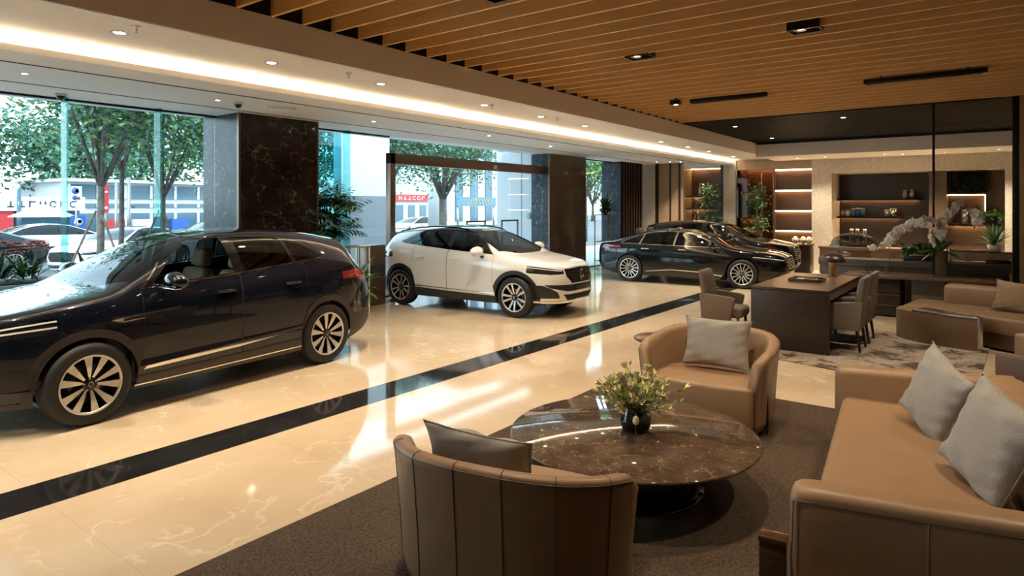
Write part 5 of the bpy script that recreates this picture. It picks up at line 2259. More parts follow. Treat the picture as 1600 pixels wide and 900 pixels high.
for s in (-1, 1):
    m = MB()
    m.box(s * .32 - .31, s * .32 + .31, -.268, -.25, .06, 1.12, 'mid_brown_panel', .004)
    d = m.build('door', root)
    m = MB()
    m.box(s * .04 - .008, s * .04 + .008, -.285, -.268, .55, .7, 'gold_metal')
    m.build('door_handle', d)
# bronze glass bay
r = thing('bronze_screen', 'bronze tinted glass panel with a dark frame beside the light shelves', 'screen', (0, 0, 0))
m = MB()
m.box(-7.14, -5.90, 22.155, 22.165, 0.02, 3.24, 'bronze_glass')
m.build('pane', r)
for x in (-7.14, -6.30, -5.92):
    m = MB()
    m.box(x - .02, x + .02, 22.14, 22.18, 0, 3.24, 'bronze', .003)
    m.build('mullion', r)
for k, z in enumerate((2.50, 1.60, 1.25)):
    led_shelf(-7.08, -6.45 if k else -6.6, 22.6, 23.08, z, 'lit shelf behind the bronze tinted glass, %s from the top' % ORD[k], 'lit shelves behind the bronze glass')
root = thing('bay_fill_light', 'added fill light strip at the top behind the bronze tinted glass', 'light strip', (-6.5, 23.0, 3.28))  # added inside the bay to brighten it behind its glass
m = MB()
m.box(-.55, .5, -.02, .02, 0, .02, 'led_warm')
m.build('strip', root)
for k, x in enumerate((-6.95, -6.82, -6.70)):
    bottle((x, 22.8, 2.53), .42 + .08 * (k == 1), .04, 'clear_glass', 'slim bottle behind the bronze tinted glass, %s of three' % ORD[k], 'slim bottles behind the bronze glass')
# light wall
for k, z in enumerate((3.20, 2.52, 1.86, 1.21)):
    root = thing('light_ledge', 'glowing ledge across the dark timber wall, %s from the top' % ORD[k], 'light strip', (-5.33, 22.27, z), group='glowing ledges on the dark wall')
    m = MB()
    m.box(-.57, .57, -.07, .05, .02, .045, 'dark_wood')
    m.build('ledge', root)
    m = MB()
    m.box(-.565, .565, -.06, -.02, -.02, .02, 'led_warm')
    m.build('light_strip', root)
root = thing('display_cabinet', 'narrow dark display cabinet between the black cars and the stone portal', 'cabinet', (-5.05, 20.6, 0))
m = MB()
m.box(-.62, .62, -.28, .28, .06, .86, 'dark_wood', .006)
m.build('body', root)
m = MB()
m.box(-.65, .65, -.31, .31, .86, .90, 'brown_wood', .004)
m.build('top', root)
m = MB()
m.box(-.58, .58, -.25, .25, 0, .06, 'black_metal')
m.build('plinth', root)
for k, x in enumerate((.18, .40, .56)):
    o = thing('bowl', 'small cream bowl on the narrow dark cabinet, %s of three' % ORD[k], 'bowl', (-5.05 + x, 20.55, .90), group='cream bowls on the dark cabinet')
    m = MB()
    m.lathe([(0, 0), (.04, 0), (.09, .09), (.10, .15), (.09, .15), (.08, .09), (0, .02)], 'ceramic', 20)
    m.build('dish', o)
    m = MB()
    b = bmesh.new()
    bmesh.ops.create_uvsphere(b, u_segments=12, v_segments=8, radius=.07)
    m.join(b, 'orchid_white', True, Matrix.Translation((0, 0, .15)))
    m.build('contents', o)

# portal niche shelves and things
for k, (z, x1) in enumerate(((2.22, -1.85), (1.66, -2.35))):
    led_shelf(-4.17, x1, 22.9, 23.38, z, 'long dark shelf with warm light inside the stone portal, %s one' % ('upper', 'lower')[k], 'dark shelves in the portal', mat='dark_wood', led='led_soft')


def canister(loc, r, h, mat, label, group):
    o = thing('canister', label, 'canister', loc, group=group)
    m = MB()
    m.lathe([(0, 0), (r, 0), (r, h * .85), (0, h * .85)], mat, 18)
    m.build('body', o)
    m = MB()
    m.lathe([(r * .9, h * .85), (r * 1.03, h * .86), (r * 1.03, h * .97), (r * .8, h), (0, h)], 'tin', 18)
    m.build('lid', o)


canister((-2.30, 23.1, 2.25), .075, .27, 'tin', 'steel canister on the upper portal shelf, closer to the cars', 'steel canisters on the upper shelf')
canister((-2.12, 23.1, 2.25), .075, .28, 'tin', 'steel canister on the upper portal shelf, closer to the orchids', 'steel canisters on the upper shelf')
canister((-2.62, 23.1, 1.69), .09, .26, 'steel', 'tall pale steel canister on the lower portal shelf', None)
canister((-2.78, 23.1, 1.69), .07, .22, 'tin', 'dull grey canister beside the tall pale one on the lower portal shelf', None)
for k, (x, h, mt_) in enumerate(((-4.02, .18, 'tin'), (-3.88, .2, 'ceramic'), (-3.72, .25, 'bottle_blue'), (-3.60, .27, 'bottle_blue'), (-3.46, .26, 'bottle_blue'))):
    canister((x, 23.1, 1.69), .065, h, mt_, '%s jar on the lower portal shelf, %s from the stone column' % (('grey', 'cream', 'blue', 'blue', 'blue')[k], ORD[k]), 'jars on the lower portal shelf')
# back bar
root = thing('back_bar', 'brown wood back bar counter inside the stone portal', 'counter', (-2.85, 20.6, 0))
m = MB()
m.box(-1.3, 1.75, -.30, .40, .08, .80, 'brown_wood', .004)
m.build('body', root)
m = MB()
m.box(-1.33, 1.78, -.34, .42, .80, .86, 'brown_wood', .006)
m.build('counter_top', root)
m = MB()
m.box(-.85, .0, -.325, -.30, .32, .74, 'gloss_wood', .004)
m.build('carved_panel', root)
m = MB()
m.box(-1.25, 1.7, -.25, .35, 0, .08, 'black_metal')
m.build('plinth', root)
root = thing('display_dome', 'oval smoked glass dome on the brown back bar', 'display case', (-3.32, 20.62, .86))
m = MB()
m.lathe([(.0, .0), (.62, .0), (.64, .02), (.62, .04), (0, .04)], 'black_gloss', 40, sy=.42)
m.build('tray', root)
m = MB()
m.lathe([(.60, .04), (.585, .14), (.52, .25), (.38, .33), (.2, .37), (0, .38)], 'smoke_glass', 40, sy=.42)
m.build('dome', root)
for k, x in enumerate((-.4, -.1, .25, .42)):
    o = thing('glass_jar', 'small glass jar under the smoked dome, %s of four' % ORD[k], 'jar', (-3.32 + x, 20.62, .90), group='glass jars under the dome')
    m = MB()
    m.lathe([(0, 0), (.035, 0), (.04, .06), (.03, .1), (0, .1)], 'clear_glass', 12)
    m.build('body', o)
    m = MB()
    m.lathe([(.031, .1), (.031, .12), (0, .12)], 'steel', 12)
    m.build('lid', o)
for k, x in enumerate((-3.42, -3.27, -3.08)):
    o = thing('tumbler', 'small clear tumbler with a pale rim behind the smoked dome, %s of three' % ORD[k], 'glass', (x, 20.92, .86), group='tumblers behind the dome')
    m = MB()
    m.lathe([(.036, 0), (.042, .01), (.045, .50), (.042, .50), (.038, .02), (0, .02)], 'clear_glass', 16)
    m.build('glass', o)
    m = MB()
    m.lathe([(.046, .46), (.0465, .50), (.043, .50)], 'ceramic', 16, caps=False)
    m.build('rim', o)

# right hand niche of the portal
root = thing('planter_box', 'black framed box of dark moss high in the portal niche', 'planter', (-.62, 23.0, 2.42))
m = MB()
m.box(-.55, .36, .2, .3, -.02, .62, 'black_gloss')
for a, b, c, d in ((-.55, -.53, -.02, .62), (.34, .36, -.02, .62), (-.55, .36, -.02, 0.0), (-.55, .36, .60, .62)):
    m.box(a, b, -.2, .2, c, d, 'black_metal')
m.build('frame', root)
f = MB()
scatter_leaves(f, rg, [(x, .08, z) for x in np.linspace(-.3, .3, 8) for z in (.1, .2, .3, .42)], 900, .09, ['leaf_dark', 'leaf_black'], .07)
f.build('foliage', root)
root = thing('wall_shelf', 'square shelf frame edged with warm light in the portal niche', 'shelf', (-.72, 23.1, 1.86))
m = MB()
m.box(-.5, .44, -.15, .15, .50, .53, 'dark_wood')
m.box(.41, .44, -.15, .15, .0, .50, 'dark_wood')
m.build('board', root)
m = MB()
m.box(-.48, .41, .10, .14, .48, .50, 'led_soft')
m.box(.39, .41, .10, .14, .02, .48, 'led_soft')
m.build('light_strip', root)
led_shelf(-1.2, .12, 22.85, 23.28, 1.46, 'dark shelf lit from below across the portal niche', None, mat='dark_wood', led='led_soft')
root = thing('planter_box', 'dark trough of bright green leaves on the lit niche shelf', 'planter', (-.12, 23.05, 1.49))
m = MB()
m.box(-.36, .24, -.12, .12, 0, .16, 'black_gloss', .008)
m.build('trough', root)
f = MB()
scatter_leaves(f, rg, [(x, 0, .26) for x in np.linspace(-.25, .18, 8)], 420, .11, ['leaf_light', 'leaf_green'], .07)
f.build('foliage', root)
canister((-.80, 23.05, 1.49), .08, .42, 'tin', 'tall metal canister on the lit niche shelf, farther from the leaves', None)
canister((-.58, 23.05, 1.49), .07, .34, 'ceramic', 'cream canister on the lit niche shelf beside the dark trough', None)
root = thing('agave_plant', 'spiky green plant on the low sideboard at the end of the portal', 'potted plant', (-.10, 20.65, .86))
potted(root, .12, .16, .16, 'ceramic')
f = MB()
for k in range(46):
    a = k * 2.4
    el = .35 + 1.1 * (k / 46)
    leaf_blade(f, (0, 0, .14), (math.cos(a) * math.cos(el), math.sin(a) * math.cos(el), math.sin(el)), .62, .055, rg.choice(['leaf_green', 'leaf_dark']), .5, 5)
f.build('foliage', root)
root = thing('sideboard', 'dark low sideboard behind the glass screen under the spiky plant', 'sideboard', (-.45, 20.65, 0))
m = MB()
m.box(-.55, .95, -.28, .28, .08, .82, 'mid_brown_panel', .005)
m.build('body', root)
m = MB()
m.box(-.57, .97, -.30, .30, .82, .86, 'black_gloss', .004)
m.build('top', root)
m = MB()
m.box(-.5, .9, -.22, .22, 0, .08, 'black_metal')
m.build('plinth', root)

# ================================================================== bar counter before the screen
root = thing('bar_counter', 'long bar counter with a thin brown wooden top behind the desk chairs', 'counter', (0, 0, 0))
m = MB()
m.box(-2.35, .05, 13.40, 14.28, .70, .745, 'desk_top_wood', .004)
m.build('counter_top', root)
m = MB()
m.box(-2.28, -1.42, 13.50, 14.2, .02, .70, 'desk_wood', .004)
b_ = m.build('drawer_cabinet', root)
for z in (.04, .23, .43):
    m = MB()
    m.box(-2.26, -1.44, 13.482, 13.50, z, z + .18 + (.08 if z > .4 else 0), 'desk_wood', .004)
    d = m.build('drawer', b_)
    m = MB()
    m.box(-2.26, -1.44, 13.474, 13.482, z + .17 + (.08 if z > .4 else 0), z + .178 + (.08 if z > .4 else 0), 'leather_brown')
    m.build('pull_edge', d)
for k, (a, b) in enumerate(((-1.26, -.76), (-.72, -.50), (-.44, -.02))):
    m = MB()
    m.box(a, b, 13.62, 13.66, .02, .70, 'bench_taupe' if k != 1 else 'mid_brown_panel', .006)
    m.build('front_panel', root)
m = MB()
m.box(-1.26, 0.0, 13.9, 14.2, .0, .70, 'dark_wood')
m.build('carcass', root)
root = thing('bar_ledge', 'taupe padded ledge running behind the bar counter', 'counter', (0, 0, 0))
m = MB()
m.box(-3.0, .18, 14.52, 14.95, .80, .96, 'bench_taupe', .04, 3)
m.build('ledge', root)
m = MB()
m.box(-2.95, .15, 14.58, 14.9, 0, .80, 'mid_brown_panel', .01)
m.build('body', root)
# vase of orchids on the counter by the thin post
root = thing('tall_vase', 'tall square bronze vase with white orchids beside the thin black post', 'vase', (-.84, 14.05, .745))
m = MB()
m.prism([(-.09, -.09), (.09, -.09), (.10, .10), (-.10, .10)], 0, .46, 'bronze', bev=.006)
m.build('vase', root)
for x in (-.098, .098):
    m = MB()
    m.box(x - .008, x + .008, -.10, -.085, 0, .52, 'black_metal')
    m.build('edge', root)


def orchid_flower(m, c, n, s):
    n = Vector(n).normalized()
    a = n.orthogonal().normalized()
    b = n.cross(a)
    up = Vector((0, 0, 1))
    a = (up - n * up.dot(n))
    a = a.normalized() if a.length > .05 else n.orthogonal().normalized()
    b = n.cross(a)
    c = Vector(c)
    for k in range(5):
        t = 2 * PI * k / 5
        d = a * math.cos(t) + b * math.sin(t)
        q = n.cross(d)
        w = s * (.52 if k in (1, 4) else .36)
        pts = [c, c + d * s * .4 + q * w + n * .12 * s, c + d * s * .85 + q * w * .7 + n * .08 * s, c + d * s + n * .02 * s, c + d * s * .85 - q * w * .7 + n * .08 * s, c + d * s * .4 - q * w + n * .12 * s]
        m.faces([tuple(v) for v in pts], [(0, 1, 2), (0, 2, 3), (0, 3, 4), (0, 4, 5)], 'orchid_white', True)
    m.faces([tuple(c + n * .05 * s + a * .12 * s), tuple(c + n * .25 * s - a * .25 * s + b * .1 * s), tuple(c + n * .25 * s - a * .25 * s - b * .1 * s)], [(0, 1, 2)], 'orchid_heart')


def orchid_spray(root, pts, n, size, seed, start=.35):
    rg = random.Random(seed)
    m = MB()
    m.tube(pts, [.007] * len(pts), 'stem_green', 6)
    m.build('stem', root)
    P = [Vector(p) for p in pts]
    seg = [(P[i + 1] - P[i]).length for i in range(len(P) - 1)]
    tot = sum(seg)
    for k in range(n):
        t = (start + (1 - start) * k / max(1, n - 1)) * tot
        i = 0
        while i < len(seg) - 1 and t > seg[i]:
            t -= seg[i]
            i += 1
        c = P[i].lerp(P[i + 1], min(1, t / seg[i]))
        d = Vector((rg.uniform(-1, 1), rg.uniform(-1.6, .1), rg.uniform(-.5, .5))).normalized()
        f = MB()
        orchid_flower(f, c + d * size * .8, d, size * rg.uniform(.85, 1.15))
        f.build('blossom', root)


f = MB()
for k in range(26):
    a = rg.uniform(0, 6.28)
    el = rg.uniform(.1, 1.2)
    leaf_blade(f, (0, 0, .44), (math.cos(a) * math.cos(el), math.sin(a) * math.cos(el), math.sin(el)), rg.uniform(.3, .6), .08, rg.choice(['leaf_dark', 'leaf_green']), .9, 5)
f.build('foliage', root)
orchid_spray(root, [(0, 0, .4), (.02, 0, .8), (.06, 0, 1.05), (.16, -.02, 1.22), (.24, -.04, 1.30)], 18, .085, 2, .25)
orchid_spray(root, [(0, 0, .4), (-.02, 0, .8), (-.10, 0, .98), (-.3, 0, 1.02), (-.38, 0, .98)], 9, .085, 3, .3)
orchid_spray(root, [(0, 0, .4), (.1, 0, .8), (.4, 0, 1.12), (.50, 0, 1.2), (.56, 0, 1.0), (.56, 0, .86)], 10, .075, 5, .66)
orchid_spray(root, [(0, 0, .4), (-.08, 0, .6), (-.16, -.02, .75)], 6, .06, 6, .3)
# orchid stem in a glass dish on the counter
root = thing('orchid_plant', 'single arching white orchid rising from a glass on the bar counter', 'potted plant', (-1.62, 13.75, .745))
m = MB()
m.lathe([(0, 0), (.13, 0), (.14, .012), (.05, .02), (.045, .16), (.04, .16), (.04, .03), (0, .025)], 'clear_glass', 24)
m.build('glass', root)
orchid_spray(root, [(0, 0, .02), (0, 0, .5), (.02, 0, .62), (.12, 0, .80), (.36, 0, .93), (.56, 0, .97), (.68, 0, .94)], 34, .085, 4, .40)
orchid_spray(root, [(0, 0, .5), (-.05, -.02, .56), (-.12, -.03, .53), (-.26, -.05, .50)], 6, .06, 8, .2)
root = thing('glass_tumbler', 'small stack of cut glass on a round coaster beside the arching orchid', 'glass', (-1.98, 13.75, .745))
m = MB()
m.lathe([(0, 0), (.12, 0), (.12, .012), (0, .012)], 'desk_top_wood', 24)
m.build('coaster', root)
m = MB()
m.lathe([(.0, .012), (.04, .014), (.045, .13), (.05, .19), (.04, .19), (.035, .03), (0, .03)], 'clear_glass', 18)
m.build('glass', root)
root = thing('planter_box', 'low trough of trailing green leaves on the ledge behind the bar counter', 'planter', (-1.18, 14.72, .96))
m = MB()
m.box(-.30, .28, -.11, .11, 0, .10, 'dark_wood', .006)
m.build('trough', root)
f = MB()
scatter_leaves(f, rg, [(x, 0, .14 + .1 * math.sin(3 * x + 1)) for x in np.linspace(-.28, .24, 9)], 420, .10, ['leaf_green', 'leaf_dark', 'leaf_green'], .055)
f.build('foliage', root)
root = thing('white_frame', 'open pale frame with dry twigs on the ledge beside the tall bronze vase', 'ornament', (-.46, 14.74, .96))
m = MB()
for a, b, c, d in ((-.28, .30, 0, .022), (-.28, .30, .215, .24), (.27, .30, 0, .24), (-.28, -.26, 0, .24)):
    m.box(a, b, -.06, .06, c, d, 'steel')
m.build('frame', root)
m = MB()
for k in range(12):
    a = rg.uniform(-.8, .8)
    m.tube([(.0 + rg.uniform(-.05, .05), 0, .02), (a * .12, 0, .1), (a * .2, rg.uniform(-.03, .03), .2)], [.005, .004, .002], 'bark', 5)
m.build('twigs', root)
root = thing('tray_planter', 'black shallow trough on the ledge close to the thick black post', 'planter', (.0, 14.74, .96))
m = MB()
m.box(-.20, .17, -.14, .14, 0, .07, 'black_gloss', .006)
m.build('trough', root)
m = MB()
m.box(-.18, .15, -.12, .12, .07, .078, 'leaf_black')
m.build('soil', root)
root = thing('blue_flower', 'single pale blue flower in a slim vase on the end of the bar ledge', 'vase', (-2.72, 14.72, .96))
m = MB()
m.lathe([(0, 0), (.03, 0), (.02, .08), (.012, .14), (.015, .16), (0, .16)], 'clear_glass', 14)
m.build('vase', root)
f = MB()
f.tube([(0, 0, .04), (.01, 0, .2)], .003, 'stem_green', 5)
f.build('stem', root)
pmat('petal_blue', (.45, .6, .75), .5)
f = MB()
for k in range(7):
    a = 2 * PI * k / 7
    petal(f, (.01, 0, .2), (math.cos(a), math.sin(a) * .5, .5), (0, -1, 0), .09, .05, 'petal_blue', .3)
f.build('blossom', root)

# ================================================================== outside the glass
sbox('ground_paving', -17.0, -11.1, -30, 60, -0.25, -0.04, 'paving')
sbox('ground_street', -140, -17.0, -60, 140, -0.25, -0.05, 'asphalt')
sbox('ground_yard', -17.0, 30, -60, -5.2, -0.25, -0.05, 'paving')
# entrance porch walls and columns
m = MB()
m.box(-18.85, -18.6, 14.5, 16.9, -0.05, 2.4, 'render_grey')
m.box(-18.85, -18.6, 14.5, 16.9, 2.4, 6, 'render_white')
struct(m.build('wall_porch_pier'))
m = MB()
m.box(-13.0, -11.3, 16.45, 16.7, -0.05, 3.75, 'render_white')
m.box(-12.03, -12.01, 16.44, 16.46, -0.05, 3.75, 'render_grey')
struct(m.build('wall_porch_side'))
root = thing('door_keypad', 'small dark keypad on the white porch wall beside the entrance', 'keypad', (-11.72, 16.44, 1.62))
m = MB()
m.box(-.06, .06, -.03, .01, 0, .2, 'tin', .01)
m.build('body', root)
m = MB()
m.box(-.04, .04, -.036, -.03, .1, .17, 'black_gloss')
m.build('screen', root)
for x, y, lb in ((-25.5, 26.6, 'pale round porch column seen through the entrance glass'),):
    m = MB()
    m.lathe([(.40, -.05), (.40, 6.0)], 'render_white', 24, center=(x, y, 0))
    struct(m.build('porch_column'))
m = MB()
m.box(-17.5, -17.46, 12.5, 13.75, -.05, 6, 'teal_glass')
struct(m.build('window_5'))


# ------------------------------------------------------------------ trees
def tree(name, label, loc, H, fork, R, nleaf, size, mats, seed, trunk=.11, group='street trees outside', rz=.75, poles=False, two=False):
    root = thing(name, label, 'tree', loc, group=group)
    rg = random.Random(seed)
    m = MB()
    tips = []
    base = [(0, 0, 0), (.04, .03, fork * .5), (0, .05, fork)]
    m.tube(base, [trunk, trunk * .85, trunk * .75], 'bark', 9)
    for k in range(7):
        a = 2 * PI * k / 7 + rg.uniform(-.3, .3)
        r = R * rg.uniform(.45, .8)
        h = fork + (H - fork) * rg.uniform(.45, .95)
        p0 = Vector((0, .05, fork - .05))
        p2 = Vector((r * math.cos(a), r * math.sin(a), h))
        p1 = p0.lerp(p2, .45) + Vector((0, 0, .12 * (H - fork)))
        m.tube([p0, p1, p2], [trunk * .55, trunk * .36, trunk * .12], 'bark', 7)
        tips += [p1, p2, p1.lerp(p2, .5)]
        for q in range(3):
            p3 = p1.lerp(p2, rg.uniform(.2, .9))
            p4 = p3 + Vector((rg.uniform(-1, 1), rg.uniform(-1, 1), rg.uniform(-.1, .8))) * R * .4
            m.tube([p3, p4], [trunk * .2, trunk * .08], 'bark', 5)
            tips += [p4, p3.lerp(p4, .6)]
    tips.append(Vector((0, 0, H)))
    m.build('trunk', root)
    f = MB()
    scatter_leaves(f, rg, tips, nleaf, size, mats, R * .19)
    f.build('foliage', root)
    if poles:
        for k in range(3):
            a = 2 * PI * k / 3 + .5
            m = MB()
            m.tube([(.85 * math.cos(a), .85 * math.sin(a), 0), (.05 * math.cos(a), .05 * math.sin(a), 1.95)], .025, 'bark', 6)
            m.build('support_pole', root)
    return root


tree('street_tree', 'slender forked street tree with propping poles outside the first window', (-16.0, 5.95, -.04), 6.4, 2.5, 2.4, 8500, .165, ['leaf_tree', 'leaf_light', 'leaf_teal'], 21, .09, poles=True)
tree('street_tree', 'slender street tree outside the window, closer to the dark marble pillar', (-17.0, 7.75, -.04), 6.0, 2.3, 2.0, 6000, .165, ['leaf_tree', 'leaf_light', 'leaf_teal'], 22, .075, poles=True)
tree('street_tree', 'thin street tree whose twin trunk stands behind the forked one', (-16.8, 6.7, -.04), 5.6, 2.9, 1.5, 3000, .155, ['leaf_tree', 'leaf_teal'], 23, .07)
tree('street_tree', 'stout leafy tree seen through the entrance doors beside the pale column', (-21.5, 22.9, -.04), 6.5, 2.4, 3.2, 8500, .19, ['leaf_tree', 'leaf_teal', 'leaf_green'], 24, .22)
tree('street_tree', 'leaning leafy tree seen through the entrance doors near the bronze jamb', (-23.0, 20.3, -.04), 6.5, 2.2, 3.0, 7500, .19, ['leaf_tree', 'leaf_teal'], 25, .17)
tree('street_tree', 'leafy tree filling the narrow window between the two marble pillars', (-19.5, 33.0, -.04), 7.5, 2.6, 3.4, 4000, .28, ['leaf_tree', 'leaf_light'], 26, .16)
tree('street_tree', 'green tree behind the teal glass beside the tall palm', (-24.5, 15.6, -.04), 7.0, 2.2, 2.6, 2600, .28, ['leaf_tree', 'leaf_teal'], 27, .14)
spots = [(-52, 9, 9.5, 6), (-50, 17, 8.0, 5), (-54, 24, 9, 6), (-56, 2, 8, 5.5), (-48, 30, 8.5, 5), (-60, 42, 9, 6), (-62, 58, 10, 7), (-50, 66, 10, 6), (-46, 80, 11, 7)]
nm = ['at the very edge of the view', 'above the white shop front', 'above the long glass building', 'beyond the shop with red doors', 'behind the first marble pillar', 'above the red kiosk', 'beyond the pale column', 'above the dark street sign', 'seen past the second pillar']
for k, (x, y, H, R) in enumerate(spots):
    tree('park_tree', 'broad dense park tree across the street, ' + nm[k], (x, y, -.05), H, 2.2, R, 4500, .46, ['leaf_teal', 'leaf_tree'], 40 + k, .25, group='park trees across the street')

# planter with flowers against the glass
root = thing('window_planter', 'long white planter of flowers and greenery outside the first window', 'planter', (0, 0, 0))
m = MB()
m.box(-12.4, -11.45, -1.5, 5.7, -.05, .85, 'render_white', .01)
m.build('planter_wall', root)
m = MB()
m.box(-12.3, -11.55, -1.4, 5.6, .85, .87, 'bark')
m.build('soil', root)
FL = [(3.05, 'red flowering bush at the start of the white window planter', 1), (3.45, 'low red flowering bush in the window planter before the black street car', 1), (2.6, 'flowering bush in the window planter, out past the edge of view', 1), (5.15, 'green strappy shrub in the window planter close to the dark marble pillar', 0), (4.25, 'thin leafy shrub in the window planter beside the glass fin', 0)]
for k, (y, lb, red) in enumerate(FL):
    root = thing('planter_shrub', lb, 'shrub', (-11.9, y, .87))
    rg = random.Random(60 + k)
    f = MB()
    for q in range(70 if k != 4 else 26):
        a = rg.uniform(0, 6.28)
        el = rg.uniform(.25, 1.4)
        leaf_blade(f, (.1 * math.cos(a), .12 * math.sin(a), rg.uniform(0, .15)), (math.cos(a) * math.cos(el), math.sin(a) * math.cos(el), math.sin(el)), rg.uniform(.3, .5) * (1.35 if k == 3 else 1), .05, rg.choice(['leaf_green', 'leaf_light', 'leaf_dark']), .9, 4)
    f.build('foliage', root)
    if red:
        for q in range(14):
            a = rg.uniform(0, 6.28)
            r = rg.uniform(.05, .32)
            c = Vector((r * math.cos(a), r * math.sin(a), rg.uniform(.40, .58)))
            g = MB()
            for s in range(6):
                t = 2 * PI * s / 6
                petal(g, c, (math.cos(t), math.sin(t), .5), (0, 0, 1), .10, .05, 'flower_red', .4)
            g.build('blossom', root)

# ------------------------------------------------------------------ street cars
def street_spec(paint, **kw):
    sp = dict(sedan_sp)
    sp.update(paint=paint, nst=34, dlo_mat='gap_black', win_mat=['car_glass_dark'] * 3, trim={}, wheel='slim', zk=1.0)
    sp.update(kw)
    return sp


make_car('car', 'black street car parked outside the first window, its tail by the glass fin', street_spec('paint_black'), (-24.4, 5.0, -.05), -PI / 2 + .06, simple=True)
wc = make_car('car', 'white street car parked beyond the black one, seen past the glass fin', street_spec('paint_white'), (-22.5, 9.2, -.05), -PI / 2 + .45, group='white street cars', simple=True)
copy_tree(wc, (-29.0, 9.4, -.05), PI / 2, 'white street car in the farther row, below the white parasol')
copy_tree(wc, (-26.8, 15.2, -.05), -PI / 2 - .1, 'white street car in the farther row, beside the tree trunks')
gc = make_car('car', 'grey street car below the long glass building', street_spec('facade_blue'), (-30.0, 16.0, -.05), -PI / 2, simple=True)
copy_tree(wc, (-30.0, 29.5, -.05), -PI / 2, 'white street car seen low through the entrance doors')


# ------------------------------------------------------------------ shops and street furniture
def lettering(name, parent, x, y0, y1, z, h, mat, seed, n):
    """a row of small sign strokes facing +x"""
    rg = random.Random(seed)
    m = MB()
    w = (y1 - y0) / n
    for k in range(n):
        y = y0 + w * (k + .15)
        ww = w * .62
        kind = rg.randint(0, 3)
        if kind == 0:
            m.box(x, x + .03, y, y + ww * .2, z, z + h, mat)
            m.box(x, x + .03, y, y + ww, z + h * .8, z + h, mat)
        elif kind == 1:
            pts = [(x + .015, y + ww / 2 + ww / 2 * math.cos(a), z + h / 2 + h / 2 * math.sin(a)) for a in np.linspace(.4, 5.6, 12)]
            m.tube(pts, h * .10, mat, 5)
        elif kind == 2:
            m.box(x, x + .03, y, y + ww, z, z + h * .2, mat)
            m.box(x, x + .03, y + ww * .4, y + ww * .6, z, z + h, mat)
        else:
            m.box(x, x + .03, y, y + ww * .2, z, z + h, mat)
            m.box(x, x + .03, y + ww * .8, y + ww, z, z + h, mat)
            m.box(x, x + .03, y, y + ww, z + h * .4, z + h * .6, mat)
    return m.build(name, parent)


root = thing('shop', 'low shop with a white lettered fascia and red front across the street', 'building', (0, 0, 0))
m = MB()
m.box(-45, -39.0, 4, 13.6, -.05, 2.5, 'render_grey')
m.build('wall', root)
m = MB()
m.box(-39.0, -38.3, 4, 13.6, 1.80, 2.5, 'sign_white')
fs = m.build('fascia', root)
lettering('lettering', fs, -38.3, 10.2, 13.3, 1.98, .3, 'ink', 5, 7)
m = MB()
m.box(-39.0, -38.4, 4, 10.55, .2, 1.78, 'sign_red')
m.build('shop_front', root)
m = MB()
m.box(-39.0, -38.9, 10.75, 13.5, .1, 1.78, 'facade_blue')
m.build('shop_window', root)
root = thing('glass_building', 'long two storey white building with blue glass bands across the street', 'building', (0, 0, 0))
m = MB()
m.box(-52, -44.2, 14.6, 26, -.05, 3.5, 'render_white')
m.build('wall', root)
for (z0, z1) in ((2.5, 3.35), (1.95, 2.2), (.3, 1.6)):
    m = MB()
    m.box(-44.2, -44.1, 14.8, 25.8, z0, z1, 'facade_blue')
    w_ = m.build('window', root)
    m = MB()
    for k in range(8):
        y = 14.8 + k * 1.55
        m.box(-44.1, -44.0, y - .07, y + .07, z0, z1, 'sign_white')
    m.build('mullion', w_)
m = MB()
m.box(-52.2, -43.6, 14.4, 26.2, 3.5, 3.68, 'sign_white')
m.build('roof', root)
for k, (y, c) in enumerate(((16.6, 'sign_red'), (18.2, 'canvas_white'), (20.6, 'sign_blue'))):
    m = MB()
    m.box(-43.9, -43.6, y, y + 1.1, .4, 1.2, c)
    m.build('shop_sign', root)


def board(name, label, loc, w, h, mat, shapes, post=None):
    root = thing(name, label, 'sign', loc)
    m = MB()
    m.box(-.03, .03, -w / 2, w / 2, 0, h, mat)
    b = m.build('board', root)
    m = MB()
    m.tube([(-.04, 0, h * .9), (-.04, 0, -loc[2])], .035, 'tin', 8)
    m.build('pole', root)
    if shapes:
        m = MB()
        for (dy, dz, r, mt) in shapes:
            m.lathe([(0, .0), (r, 0), (r, .02), (0, .02)], mt, 16, center=(0, 0, 0))
        bm2 = m.bm
        k = 0
        for (dy, dz, r, mt) in shapes:
            vs = list(bm2.verts)[k * 64:(k + 1) * 64]
            for v in vs:
                x, y, z = v.co
                v.co = Vector((.031 + z, dy + x, dz + y))
            k += 1
        m.build('emblem', b)
    return root


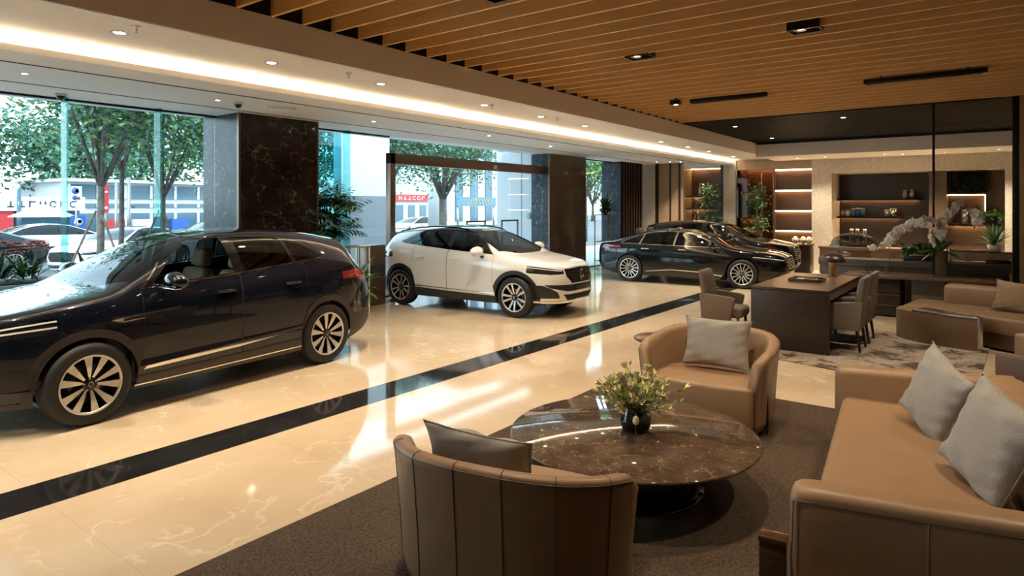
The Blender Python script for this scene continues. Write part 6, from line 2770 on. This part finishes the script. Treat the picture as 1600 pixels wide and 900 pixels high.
board('street_sign', 'blue and white round-emblem street sign beyond the first glass fin', (-30, 10.35, 2.25), .36, .58, 'sign_white', [(-.06, .40, .13, 'sign_blue'), (.02, .40, .08, 'sign_white'), (-.08, .12, .09, 'sign_blue'), (.06, .1, .06, 'lamp_red')])
board('street_banner', 'tall narrow red banner on a street pole beside the tree trunks', (-29, 11.05, 1.75), .20, 1.15, 'sign_red', [(0, .85, .05, 'sign_white'), (0, .2, .06, 'sign_white')])
board('street_sign', 'square blue sign with a white swirl low beyond the first glass fin', (-31, 10.75, 1.05), .52, .58, 'sign_blue', [(.0, .30, .16, 'sign_white'), (.05, .33, .08, 'sign_blue')])
for k, (x, y, h, lb) in enumerate(((-27, 10.65, 3.0, 'plain grey street pole, the one closer to the blue and white sign'), (-27, 11.1, 3.2, 'plain grey street pole, the one closer to the red banner'), (-36, 10.1, 2.9, 'dark blue street pole before the white lettered shop fascia'))):
    root = thing('street_pole', lb, 'pole', (x, y, -.05))
    m = MB()
    m.tube([(0, 0, 0), (0, 0, h)], .055 if k < 2 else .09, 'tin' if k < 2 else 'facade_blue', 10)
    m.build('shaft', root)
    m = MB()
    m.lathe([(.12, 0), (.12, .05), (.07, .1)], 'tin', 12)
    m.build('base', root)
root = thing('parasol', 'white street parasol before the shop with the red front', 'parasol', (-33.0, 10.1, -.05))
m = MB()
m.lathe([(1.25, 1.62), (1.2, 1.66), (.5, 1.98), (.05, 2.16), (0, 2.18)], 'canvas_white', 8, smooth=False)
m.build('canopy', root)
m = MB()
m.tube([(0, 0, 0), (0, 0, 2.1)], .03, 'tin', 8)
m.build('pole', root)
root = thing('kiosk', 'small white kiosk with a red lettered band seen through the entrance doors', 'building', (-41, 40, -.05))
m = MB()
m.box(-2, 0, -2.4, 1.8, 0, 3.4, 'render_white')
m.build('wall', root)
m = MB()
m.box(0, .15, -2.4, 1.8, 2.5, 3.1, 'sign_red')
b_ = m.build('fascia', root)
lettering('lettering', b_, .15, -1.9, 1.4, 2.65, .3, 'sign_white', 9, 6)
for y in (-2.0, -.6, .8):
    m = MB()
    m.box(0, .06, y, y + .8, .2, 2.2, 'facade_blue')
    m.build('window', root)
root = thing('office_building', 'pale office block behind the dark lettered street sign', 'building', (-46, 54, -.05))
m = MB()
m.box(-6, 0, -6, 7, 0, 14, 'render_white')
m.build('wall', root)
for k in range(5):
    m = MB()
    m.box(0, .1, -5.5 + 2.5 * k, -4.3 + 2.5 * k, .5, 13, 'facade_blue')
    m.build('window', root)
root = thing('street_gantry', 'dark blue sign band with yellow lettering seen through the entrance doors', 'sign', (-33, 39, -.05))
m = MB()
m.box(-.15, 0, -2.2, 2.6, 2.1, 2.8, 'sign_teal')
b_ = m.build('board', root)
lettering('lettering', b_, 0, -1.1, 2.2, 2.28, .3, 'sign_yellow', 13, 9)
for y in (-2.0, 2.4):
    m = MB()
    m.tube([(-.08, y, 0), (-.08, y, 2.2)], .08, 'tin', 8)
    m.build('post', root)


def scooter(label, loc, rz, mat):
    root = thing('scooter', label, 'motorcycle', loc, rz, 'scooters outside the entrance')
    for x in (-.6, .6):
        m = MB()
        m.lathe([(.12, -.04), (.22, -.05), (.25, 0), (.22, .05), (.12, .04)], 'rubber', 18, axis='y', center=(x, 0, .25), close=True)
        m.lathe([(0, -.02), (.13, -.02), (.13, .02), (0, .02)], 'steel', 14, axis='y', center=(x, 0, .25))
        m.build('wheel', root)
    m = MB()
    loft(m, [[(x, w * math.cos(a), z + h * math.sin(a)) for a in [2 * PI * q / 10 for q in range(10)]] for x, z, w, h in ((-.8, .62, .05, .06), (-.6, .58, .16, .14), (-.25, .5, .17, .16), (.05, .32, .15, .07), (.3, .34, .15, .07), (.42, .6, .16, .2), (.46, .85, .12, .14), (.44, .98, .04, .04))], mat)
    m.build('body', root)
    m = MB()
    m.box(-.75, -.05, -.13, .13, .66, .76, 'plastic_black', .04, 3)
    m.build('seat', root)
    m = MB()
    m.tube([(.6, 0, .25), (.45, 0, .9), (.40, 0, 1.0)], .03, 'tin', 8)
    m.tube([(.36, -.3, 1.03), (.42, 0, 1.0), (.36, .3, 1.03)], .018, 'plastic_black', 8)
    m.build('handlebar', root)


scooter('red scooter parked outside the entrance glass, closer to the bronze jamb', (-25.5, 22.2, -.05), 1.2, 'moto_red')
scooter('dark scooter parked outside the entrance glass beside the red one', (-25.0, 23.6, -.05), 1.3, 'paint_black')
scooter('pale scooter parked outside the entrance glass near the stout tree trunk', (-26.5, 26.0, -.05), 1.1, 'paint_white')
